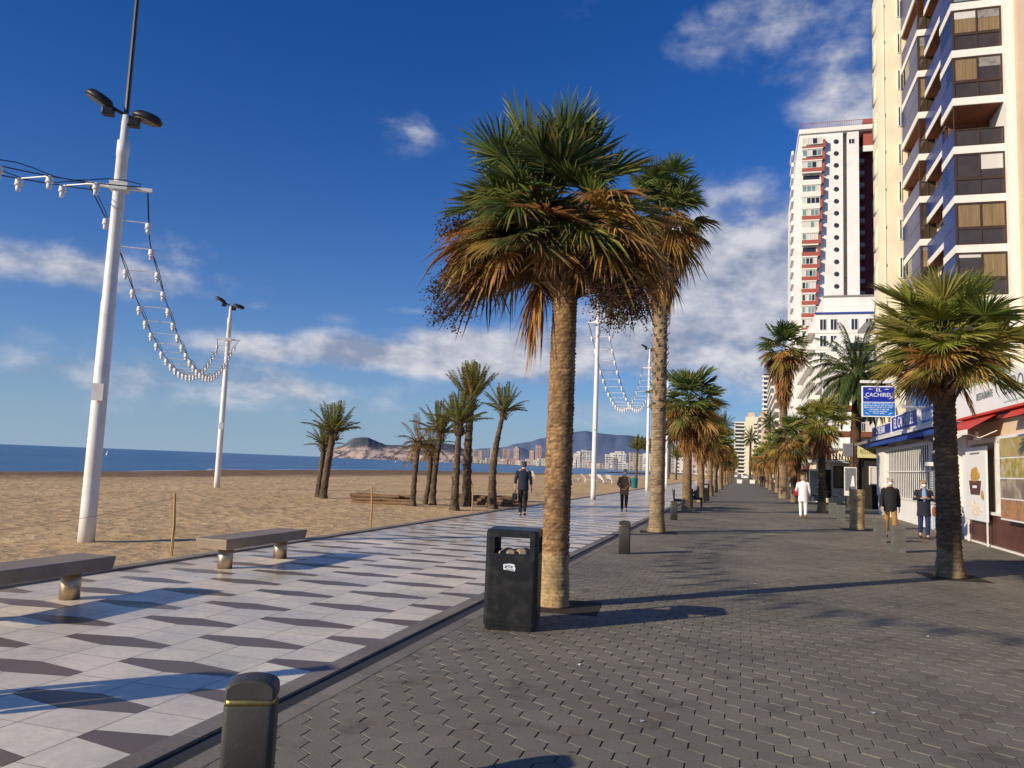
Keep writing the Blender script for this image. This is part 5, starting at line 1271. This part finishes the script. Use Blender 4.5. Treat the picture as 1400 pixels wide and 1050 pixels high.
# ================================================================ FAR SHORE: headland, mountains, town
def far_ridge(name,D,prof,m_,depth,rough,seed,thing=None):
    """prof: list of (azimuth, height) ; a real terrain strip, ridge in the middle"""
    b=MB(); n=150; k=26
    for i in range(n):
        t=i/(n-1); a=prof[0][0]+(prof[-1][0]-prof[0][0])*t
        for (p,q) in zip(prof,prof[1:]):
            if p[0]<=a<=q[0]+1e-9: s=(a-p[0])/(q[0]-p[0]); s=s*s*(3-2*s)*.5+s*.5; h=p[1]+(q[1]-p[1])*s; break
        for j in range(k):
            u=j/(k-1); r=D+depth*(u-.25)
            shp=(min(1,u/.25)**.62) if u<.25 else max(0,1-(u-.25)/.75)**.8
            z=h*shp*(1+rough*fbm(a*D/260+seed,u*4,4,seed)*(1 if abs(u-.24)>.03 else .25)*min(1,u*8))
            r2=r+D*.01*rough*fbm(a*D/90,u*3,3,seed+5)
            b.v.append((r2*math.sin(a),r2*math.cos(a),max(-2,z-.5)))
    for i in range(n-1):
        for j in range(k-1): b.f.append((i*k+j,(i+1)*k+j,(i+1)*k+j+1,i*k+j+1)); b.m.append(0)
    o=b.build(name,m_,smooth=True); tag(o,kind='structure'); return o
def prof_px(D,l):
    o=[]
    for (x,y) in l:
        a,e=azel(x,y); o.append((a,max(0,CAMH+D*math.tan(e))))
    return o
# cliff headland: pale rock low, dark scrub on top
m,N_,L_,B_=nodes('headland rock'); tcs=N_.new('ShaderNodeTexCoord'); sep=N_.new('ShaderNodeSeparateXYZ'); L_.new(tcs.outputs['Object'],sep.inputs[0])
zz=N_.new('ShaderNodeMath'); zz.operation='MULTIPLY_ADD'; L_.new(nn(.012,6),zz.inputs[0]); zz.inputs[1].default_value=-95; L_.new(sep.outputs[2],zz.inputs[2])
mrr=N_.new('ShaderNodeMapRange'); mrr.inputs[1].default_value=-18; mrr.inputs[2].default_value=-8; L_.new(zz.outputs[0],mrr.inputs[0])
mx=N_.new('ShaderNodeMix'); mx.data_type='RGBA'; L_.new(mrr.outputs[0],mx.inputs[0]); L_.new(ramp(nn(.03,8,(1.6,1,.5)),[(.42,(.12,.11,.13)),(.56,(.7,.53,.42))]),mx.inputs[6]); L_.new(ramp(nn(.05,5),[(.3,(.07,.085,.11)),(.7,(.15,.155,.17))]),mx.inputs[7])
L_.new(mx.outputs[2],B_.inputs['Base Color']); B_.inputs['Roughness'].default_value=.95; B_.inputs['Specular IOR Level'].default_value=.1
far_ridge('headland_hill',2600,prof_px(2600,[(447,624),(453,613),(466,609),(484,598.5),(494,597),(503,597.5),(511,601),(519,604.5),(528,607.5),(548,608),(560,609),(572,606),(583,600.5),(597,602),(608,605),(619,606.5),(634,613),(648,625)]),m,900,.16,2)
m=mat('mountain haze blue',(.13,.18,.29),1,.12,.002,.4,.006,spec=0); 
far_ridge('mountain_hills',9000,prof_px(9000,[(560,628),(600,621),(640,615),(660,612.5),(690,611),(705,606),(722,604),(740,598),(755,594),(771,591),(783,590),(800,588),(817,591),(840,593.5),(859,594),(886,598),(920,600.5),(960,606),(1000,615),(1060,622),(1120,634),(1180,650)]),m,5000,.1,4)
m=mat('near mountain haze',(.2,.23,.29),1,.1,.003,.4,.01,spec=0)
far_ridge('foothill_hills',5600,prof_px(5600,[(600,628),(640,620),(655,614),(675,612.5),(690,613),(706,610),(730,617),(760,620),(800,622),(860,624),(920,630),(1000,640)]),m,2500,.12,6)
# -- town: every block is a thing; facade openings are modelled in its own mesh
TW=[mat('town wall %d'%i,c,.85,.06,.05) for i,c in enumerate(((.62,.58,.52),(.5,.36,.32),(.55,.47,.36),(.42,.36,.36),(.66,.62,.58)))]
TG=mat('town window',(.12,.13,.16),.5,.1,.1)
def town_block(a,D,wd,h,base,mi,label,group,name='town_building',dp=None,fh=3.0,seed=0,stepped=False):
    x,y=D*math.sin(a),D*math.cos(a); dp=dp or wd*.8
    b=MB(); b.box(-wd/2,wd/2,0,dp,-1,h)
    if stepped: b.box(-wd*.25,wd*.2,dp*.2,dp*.7,h,h+3.5)
    rr=random.Random(seed); nf=max(1,int(h/fh))
    for f in range(nf):
        z=f*fh+.9
        nw=max(2,int(wd/5))
        for k in range(nw):
            xx=-wd/2+wd*(k+.2)/nw; 
            if rr.random()<.85: b.box(xx,xx+wd/nw*.6,-.15,-.02,z,z+fh*.45,m=1)
        b.box(-wd/2-.2,-wd/2-.02,dp*.15,dp*.85,z,z+fh*.42,m=1)
    o=b.build(name,[TW[mi],TG],loc=(x,y,base)); o.rotation_euler=(0,0,-a+rr.uniform(-.25,.25)); tag(o,label,'building',group); return o
rr=random.Random(17)
DT=1750
def tblk(px,py_top,wpx,mi,label,group,D=DT,fh=3.2,st=False):
    a,e=azel(px,py_top); hz=CAMH+D*math.tan(e); town_block(a,D,wpx/F*D,hz+.6,-.6,mi,label,group,seed=int(px*3),fh=fh,stepped=st)
# the shore strip the town stands on
b=MB(); prev=None
for i in range(40):
    a=azel(628+i*10,630)[0]; r0=1640 if i<22 else 1640-60*(i-22)
    r0=max(420,r0)
    cur=((r0*math.sin(a),r0*math.cos(a)),((r0+3500)*math.sin(a),(r0+3500)*math.cos(a)))
    if prev: b.quad((*prev[0],.4),(*cur[0],.4),(*cur[1],3),(*prev[1],3)); b.quad((*prev[0],-.5),(*cur[0],-.5),(*cur[0],.4),(*prev[0],.4))
    prev=cur
tag(b.build('far_shore_ground',M['land']),kind='structure')
GTW='pink towers of the town across the bay'; GWB='white blocks of the town across the bay'; GLO='low houses of the town across the bay'
for px,top,wp in ((651,614.5,5.5),(657,616,5),(673,613,5),(691,613,5.5),(695,614.5,4),(706,612.5,7),(727,616,6),(734,610.5,4),(738,611,5)): tblk(px,top,wp,1 if px!=673 else 2,'slim pinkish tower of the town across the bay, left of the large palm trunk',GTW,1900,st=px%2==0)
for px,top,wp in ((776,614.5,11),(786,622,9),(791,617,5),(799,615,6),(806,616.5,8),(832,621,7),(838,619,8),(845,617,9),(852,620,8),(866,619,10),(874,621,9),(884,620,10),(893,622,7)): tblk(px,top,wp,rr.choice((0,4,0,2)),'pale block of the town across the bay, right of the large palm trunk',GWB,1500 if px<830 else 1150,st=px%3==0)
tblk(842,626,7,3,'grey block of the town across the bay with a dark side','grey block across the bay',1100)
for i in range(46):
    px=640+i*5.6+rr.uniform(-2,2)
    if px>905: break
    hz=607+.0395*px; tblk(px,hz-rr.uniform(3.5,9.5),rr.uniform(4,9),rr.choice((0,2,4,0,1)),'low pale house along the waterfront of the town across the bay' if px<760 else 'low pale house behind the far beach, right of the large palm trunk',GLO if px<760 else 'low houses behind the far beach',1700 if px<760 else 1350,fh=3)
# second row of buildings nearer, seen between the left palm trunks
def nearblk(px,top,wp,mi,D,label,group=None,fh=3.0):
    a,e=azel(px,top); o=town_block(a,D,wp/F*D,CAMH+D*math.tan(e),0,mi,label,group,fh=fh,seed=int(px)); return o
nearblk(931,606,16,4,640,'white rounded apartment block seen left of the third palm trunk')
nearblk(908,622,14,2,700,'beige block behind the distant date palms'); nearblk(921,611,6,3,760,'narrow grey pink tower left of the white rounded block')
for i,(px,top,wp,mi,D) in enumerate(((946,618,13,1,470),(958,612,12,4,430),(969,620,11,2,400),(980,606,14,4,380),(993,618,13,1,360),(1003,622,10,0,350))):
    nearblk(px,top,wp,mi,D,('pinkish block right of the third palm trunk','white block between the third and fourth palm trunks','cream block just right of the fourth palm trunk','white block behind the middle of the left row','pink block behind the far left row','pale block at the far end of the left row')[i],'blocks behind the left row of palms')
# swimmer buoys and far boats
def buoy(px,py,s,label):
    a,e=azel(px,py); D=min(600,max(60,(CAMH+.3)/math.tan(-e))); b=MB(); b.lathe([(.5*s,-.2*s),(.55*s,.1*s),(.35*s,.5*s),(.12*s,.9*s),(.1*s,1.6*s),(.03*s,1.7*s)],12); o=b.build('buoy',M['white_plastic'],smooth=True,loc=(D*math.sin(a),D*math.cos(a),-.3)); tag(o,label,'buoy','white buoys on the sea')
buoy(146.5,622,.75,'white buoy on the water just right of the nearest pole'); buoy(541,631,.9,'tiny white buoy on the water under the cliff headland')
# ================================================================ PEOPLE
def skin(name, V, Ed, m_, parent, root='pelvis', sub=1):
    keys=list(V); ix={k:i for i,k in enumerate(keys)}
    me=bpy.data.meshes.new(name); me.from_pydata([V[k][0] for k in keys],[(ix[a],ix[b_]) for a,b_ in Ed],[]); me.materials.append(m_)
    o=bpy.data.objects.new(name,me); col.objects.link(o); o.parent=parent
    s=o.modifiers.new('skin','SKIN'); s.use_smooth_shade=True; s.branch_smoothing=.6
    for k in keys:
        sv=me.skin_vertices[0].data[ix[k]]; r=V[k][1]; sv.radius=r if hasattr(r,'__len__') else (r,r); sv.use_root=(k==root)
    b_=o.modifiers.new('sub','SUBSURF'); b_.levels=sub; b_.render_levels=sub+1
    return o
def person(loc, rz, label, H=1.7, stride=.16, arms=('hang','hang'), top='cloth_black', legs='cloth_navy', shoes='cloth_black', hair='hair_gray', hairlen=0, cap=None, mask=False, glasses=False, sit=False, coat=.0, belly=1., lean=0., group=None, sleeve=1.0, name='person'):
    e=empty(name,loc,label,'person',group,rz); k=H/1.72
    def v(x,y,z): return Vector((x,y+lean*max(0,z-.9),z))*k
    J={}
    pz=.93 if not sit else .52
    J['pelvis']=v(0,0,pz); J['waist']=v(0,.0,pz+.15); J['chest']=v(0,.0,pz+.36); J['neck0']=v(0,-.01,pz+.50); J['neck']=v(0,.0,pz+.57); J['jaw']=v(0,.025,pz+.635); J['head']=v(0,.012,pz+.70); J['crown']=v(0,.0,pz+.755)
    for s,n in ((-1,'l'),(1,'r')):
        J['sh'+n]=v(s*.175,-.01,pz+.47)
        J['hip'+n]=v(s*.085,0,pz-.05)
        st=stride*(1 if n=='l' else -1)
        if sit:
            J['kn'+n]=v(s*.12,.44,.5); J['an'+n]=v(s*.12,.46,.09); J['toe'+n]=v(s*.13,.62,.035); J['heel'+n]=v(s*.12,.42,.04)
        else:
            fz=0 if st>=0 else .05
            J['kn'+n]=v(s*.09,st*.62+.035,.50); J['an'+n]=v(s*.085,st-.02+(-.02 if st<0 else 0),.09+fz); J['toe'+n]=v(s*.1,st+.13,.03+(0 if st>=0 else .01)); J['heel'+n]=v(s*.085,st-.06,.035+fz*1.2)
        a=arms[0 if n=='l' else 1]
        if a=='hang': J['el'+n]=v(s*.235,-.03-st*.3,pz+.2); J['wr'+n]=v(s*.245,.03-st*.75,pz-.045); hd=Vector((s*.1,.25-st,-1))
        elif a=='back': J['el'+n]=v(s*.255,-.12,pz+.2); J['wr'+n]=v(s*.09,-.19,pz+.02); hd=Vector((-s*1,-.15,-.25))
        elif a=='front': J['el'+n]=v(s*.25,.02,pz+.22); J['wr'+n]=v(s*.1,.23,pz+.26); hd=Vector((-s*.75,.5,.35))
        elif a=='lap': J['el'+n]=v(s*.24,.08,pz+.2); J['wr'+n]=v(s*.13,.32,pz+.08); hd=Vector((-s*.3,.9,-.2))
        elif a=='bag': J['el'+n]=v(s*.25,-.06,pz+.2); J['wr'+n]=v(s*.25,.1,pz+.05); hd=Vector((-s*.1,.6,-.6))
        hd.normalize(); w0=J['wr'+n]; J['pa'+n]=w0+hd*.075*k; 
        sd_=hd.cross(Vector((s*1.0,0,.15))).normalized(); 
        if sd_.y<0: sd_=-sd_
        J['hd'+n]=hd; J['sd'+n]=sd_
    V={}
    def put(n,r): V[n]=(J[n],r)
    def rk(*r): return tuple(x*k for x in r)
    put('pelvis',rk(.135,.1)); put('waist',rk(.125*belly,.095*belly)); put('chest',rk(.145,.105)); put('neck0',rk(.085,.07)); put('neck',rk(.058,.06)); put('jaw',rk(.06,.068)); put('head',rk(.078,.092)); put('crown',rk(.062,.075))
    V['nose']=(v(0,.118,pz+.672),rk(.011,.013))
    E_=[('pelvis','waist'),('waist','chest'),('chest','neck0'),('neck0','neck'),('neck','jaw'),('jaw','head'),('head','crown'),('head','nose')]
    for n in 'lr':
        put('sh'+n,rk(.06,.06)); put('el'+n,rk(.042,.042)); put('wr'+n,rk(.028,.024)); put('pa'+n,rk(.036,.02)); put('hip'+n,rk(.085,.085)); put('kn'+n,rk(.055,.058)); put('an'+n,rk(.036,.04)); put('toe'+n,rk(.034,.025)); put('heel'+n,rk(.032,.03))
        E_+=[('neck0','sh'+n),('sh'+n,'el'+n),('el'+n,'wr'+n),('wr'+n,'pa'+n),('pelvis','hip'+n),('hip'+n,'kn'+n),('kn'+n,'an'+n),('an'+n,'toe'+n),('an'+n,'heel'+n)]
        hd=J['hd'+n]; sd_=J['sd'+n]; pa=J['pa'+n]; inw=hd.cross(sd_).normalized()
        if inw.x*(1 if n=='l' else -1)<0: inw=-inw
        for f,(off,ln) in enumerate(((-.028,.062),(-.01,.075),(.009,.07),(.026,.055))):
            p1=pa+hd*.03*k+sd_*(-off)*k; p2=p1+(hd*.8+inw*.35).normalized()*ln*.5*k; p3=p2+(hd*.5+inw*.8).normalized()*ln*.45*k
            for q,(pp,r) in enumerate(((p1,.0095),(p2,.0088),(p3,.0078))): V['f%s%d%d'%(n,f,q)]=(pp,rk(r,r))
            E_+=[('pa'+n,'f%s%d0'%(n,f)),('f%s%d0'%(n,f),'f%s%d1'%(n,f)),('f%s%d1'%(n,f),'f%s%d2'%(n,f))]
        t1=w0p=J['wr'+n]+hd*.035*k+sd_*.03*k; t2=t1+(hd*.6+sd_*.6+inw*.3).normalized()*.04*k
        V['t%s0'%n]=(t1,rk(.011,.011)); V['t%s1'%n]=(t2,rk(.009,.009)); E_+=[('wr'+n,'t%s0'%n),('t%s0'%n,'t%s1'%n)]
    skin('body',V,E_,M['skin'],e,'pelvis',1)
    # clothes follow the same joints, a little larger
    ez=lambda n,dz: J[n]+Vector((0,0,dz*k))
    b=MB(); rs=[]
    for (zr,hx,hy) in ((-.1-coat,.178+.1*coat,.145+.05*coat),(-.04,.178,.145),(.06,.168*max(1,belly*.96),.13*belly),(.15,.16*belly,.128*belly),(.27,.17*max(1,belly*.95),.132*max(1,belly*.95)),(.38,.188,.128),(.445,.19,.112),(.485,.165,.096),(.52,.1,.08),(.55,.064,.066)):
        z=pz+zr; ly=lean*max(0,z-.9)
        rs.append([(hx*k*math.cos(2*PI*q/20)*(1+.012*math.sin(q*3.1+zr*40)),(hy*math.sin(2*PI*q/20)*(1+.015*math.sin(q*2.3+zr*55))+ly)*k,z*k+.006*math.sin(q*1.9)*(1 if zr<-.05 else 0)) for q in range(20)])
    b.rings(rs,caps=False)
    for n in 'lr':
        sgn=-1 if n=='l' else 1
        pts=[J['sh'+n]+Vector((-sgn*.05*k,0,.0)),J['sh'+n]+Vector((sgn*.012*k,0,-.03*k)),J['sh'+n].lerp(J['el'+n],.5),J['el'+n]]; rd=[.06,.066,.058,.053]
        if sleeve>0:
            pts+=[J['el'+n].lerp(J['wr'+n],.5*sleeve),J['el'+n].lerp(J['wr'+n],.94*sleeve)]; rd+=[.049,.045]
        b.tube(pts,[x_*k for x_ in rd],12)
    b.build('jacket',M[top],e,True)
    C={}
    C={'pelvis':(ez('pelvis',.02),rk(.155,.125)),'waist':(ez('pelvis',.12),rk(.15*max(1,belly*.95),.12*belly))}; Ce=[('pelvis','waist')]
    for n in 'lr':
        C['hip'+n]=(J['hip'+n],rk(.1,.1)); C['kn'+n]=(J['kn'+n],rk(.074,.076)); C['an'+n]=(J['an'+n]+Vector((0,-.005,-.005*k)),rk(.054,.06)); Ce+=[('pelvis','hip'+n),('hip'+n,'kn'+n),('kn'+n,'an'+n)]
    skin('trousers',C,Ce,M[legs],e,'pelvis',1)
    for n in 'lr':
        C={'h':(J['heel'+n]+Vector((0,0,.012*k)),rk(.043,.042)),'m':((J['heel'+n]+J['toe'+n])/2+Vector((0,.0,.014*k)),rk(.046,.038)),'t':(J['toe'+n]+Vector((0,.03*k,.004*k)),rk(.042,.03))}
        skin('shoe',C,[('h','m'),('m','t')],M[shoes],e,'h',1)
    hz=J['head']
    if hair:
        C={'a':(J['crown']+Vector((0,-.012,.012))*k,rk(.068,.08)),'b':(J['head']+Vector((0,-.03,.005))*k,rk(.083,.07)),'c':(J['jaw']+Vector((0,-.042,.0-hairlen))*k,rk(.066+.1*hairlen,.042+.1*hairlen))}
        skin('hair',C,[('a','b'),('b','c')],M[hair],e,'b',1)
    if cap:
        b=MB(); c=J['crown']; b.rings([[(c.x+.088*k*s*math.cos(2*PI*q/14),c.y+.1*k*s*math.sin(2*PI*q/14),c.z+h_*k) for q in range(14)] for s,h_ in ((1.02,-.03),(1.05,.0),(.95,.045),(.6,.072),(.1,.08))]); b.box(c.x-.07*k,c.x+.07*k,c.y+.08*k,c.y+.16*k,c.z-.028*k,c.z-.018*k); b.build('cap',M[cap],e,True)
    if mask:
        b=MB(); c=J['jaw']; b.ball((c.x,c.y+.045*k,c.z+.0),(.064*k,.062*k,.058*k),9); b.build('face_mask',M['mask'],e,True)
    if glasses:
        b=MB(); c=J['head']
        for s in (-1,1): b.ball((c.x+s*.034*k,c.y+.09*k,c.z-.005*k),(.03*k,.014*k,.022*k),8)
        b.box(c.x-.08*k,c.x+.08*k,c.y+.075*k,c.y+.085*k,c.z+.002*k,c.z+.008*k); b.build('sunglasses',M['cloth_black'],e,True)
    elif arms!=('back','back'):
        b=MB(); c=J['head']
        for s in (-1,1): b.ball((c.x+s*.032*k,c.y+.083*k,c.z-.005*k),(.012*k,.009*k,.008*k),6)
        b.build('eyes',M['cloth_black'],e,True)
    b=MB(); c=J['head']
    for s in (-1,1): b.ball((c.x+s*.08*k,c.y-.002,c.z-.02*k),(.012*k,.02*k,.032*k),6)
    b.build('ears',M['skin'],e,True)
    e_j={n:e.matrix_basis@J[n] for n in ('pal','par','wrl','wrr','shl','shr','hipr','hipl')}
    return e,J
def held(name,e,p): return Matrix.Translation(e.location)@Matrix.Rotation(e.rotation_euler.z,4,'Z')@p
def bag_obj(e,p,label,m_,w,h,d,strap,name='handbag',curve=None):
    q=held(name,e,p); t=empty(name,q,label,'bag',None,e.rotation_euler.z)
    b=MB(); b.rings([[(w*s*x_,d*s*y_,z) for x_,y_ in ((-.5,-.5),(.5,-.5),(.5,.5),(-.5,.5))] for s,z in ((.8,-h),(1,-h*.85),(1,-h*.25),(.85,0))]); b.build('body',m_,t,bevel=.012)
    b=MB(); b.tube(strap,.008,6); b.build('strap',m_,t); return t
# man in black walking away on the tiles, black pouch in his left hand
e,J=person((-6.76,24.25,0),rad(6),'man in dark clothes walking away on the white tiles, black pouch in his left hand',1.76,.13,('hang','hang'),'cloth_navy','cloth_black','cloth_darkbrown','hair_dark',sleeve=.5)
bag_obj(e,J['pal']+Vector((-.0,.02,-.10)),'small black pouch hanging from the left hand of the man in black',M['cloth_black'],.16,.22,.09,[(-.03,0,-.02),(-.02,0,.07),(.02,0,.09),(.03,0,-.02)],'pouch')
e,J=person((-4.34,30.05,0),rad(4),'stooped man in a brown jacket and cap walking away with hands behind back',1.6,.08,('back','back'),'cloth_brown','cloth_darkbrown','cloth_gray','hair_gray',cap='cloth_gray',coat=.12,belly=1.18,lean=.06)
e,J=person((2.27,32.4,0),rad(-3),'blonde woman all in white walking away up the middle with a red handbag',1.68,.14,('bag','hang'),'cloth_white','cloth_white','leather_brown','hair_blond',hairlen=.03,coat=.16,belly=1.1)
bag_obj(e,Vector((-.25,.02,1.13)),'dark red handbag on the left shoulder of the woman in white',M['leather_red'],.2,.26,.12,[(-.04,-.05,-.03),(.05,-.03,.32),(.06,.04,.32),(-.02,.07,-.03)])
e,J=person((4.0,24.2,0),rad(180),'grey haired man in black jacket, tan trousers and white face mask walking toward us',1.68,.17,('hang','hang'),'cloth_black','cloth_khaki','cloth_black','hair_gray',mask=True,belly=1.18,coat=.06)
e,J=person((4.95,24.7,0),rad(178),'woman in navy cardigan and jeans with mask and sunglasses, hands raised before her',1.66,.05,('front','front'),'cloth_navy','cloth_jeans','cloth_darkbrown','hair_blond',mask=True,glasses=True,belly=1.12,coat=.16)
b=MB(); b.ball((0,.09,1.2),(.075,.062,.24),9); b.build('blouse',M['cloth_lightblue'],e,True)
bag_obj(e,Vector((-.36,.06,.92)),'brown leather handbag on the arm of the woman in navy',M['leather_brown'],.3,.27,.16,[(-.08,0,-.02),(-.02,0,.2),(.1,0,.28),(.1,0,-.02)])
person((-10.4,101.,0),rad(10),'distant person in dark clothes walking away by the far date palm',1.7,.1,('hang','hang'),'cloth_navy','cloth_black','cloth_black','hair_dark')
person((-2.02,37.15,-.02),rad(95),'person in grey sitting on the dark bench by the third palm',1.7,0,('lap','lap'),'cloth_gray','cloth_navy','cloth_black','hair_gray',sit=True)
person((2.25,100.,0),rad(0),'distant dark figure walking under the far right row, left of the pair',1.72,.12,('hang','hang'),'cloth_black','cloth_black','cloth_black','hair_dark',group='distant dark figures on the right')
person((2.75,103.,0),rad(5),'distant dark figure walking under the far right row, right of the pair',1.66,.1,('hang','hang'),'cloth_darkbrown','cloth_black','cloth_black','hair_dark',group='distant dark figures on the right')
person((-6.3,2.15,0),rad(-40),'person just outside the photo whose shadow falls across the white tiles',1.74,.16,('hang','hang'),'cloth_gray','cloth_jeans','cloth_black','hair_dark')
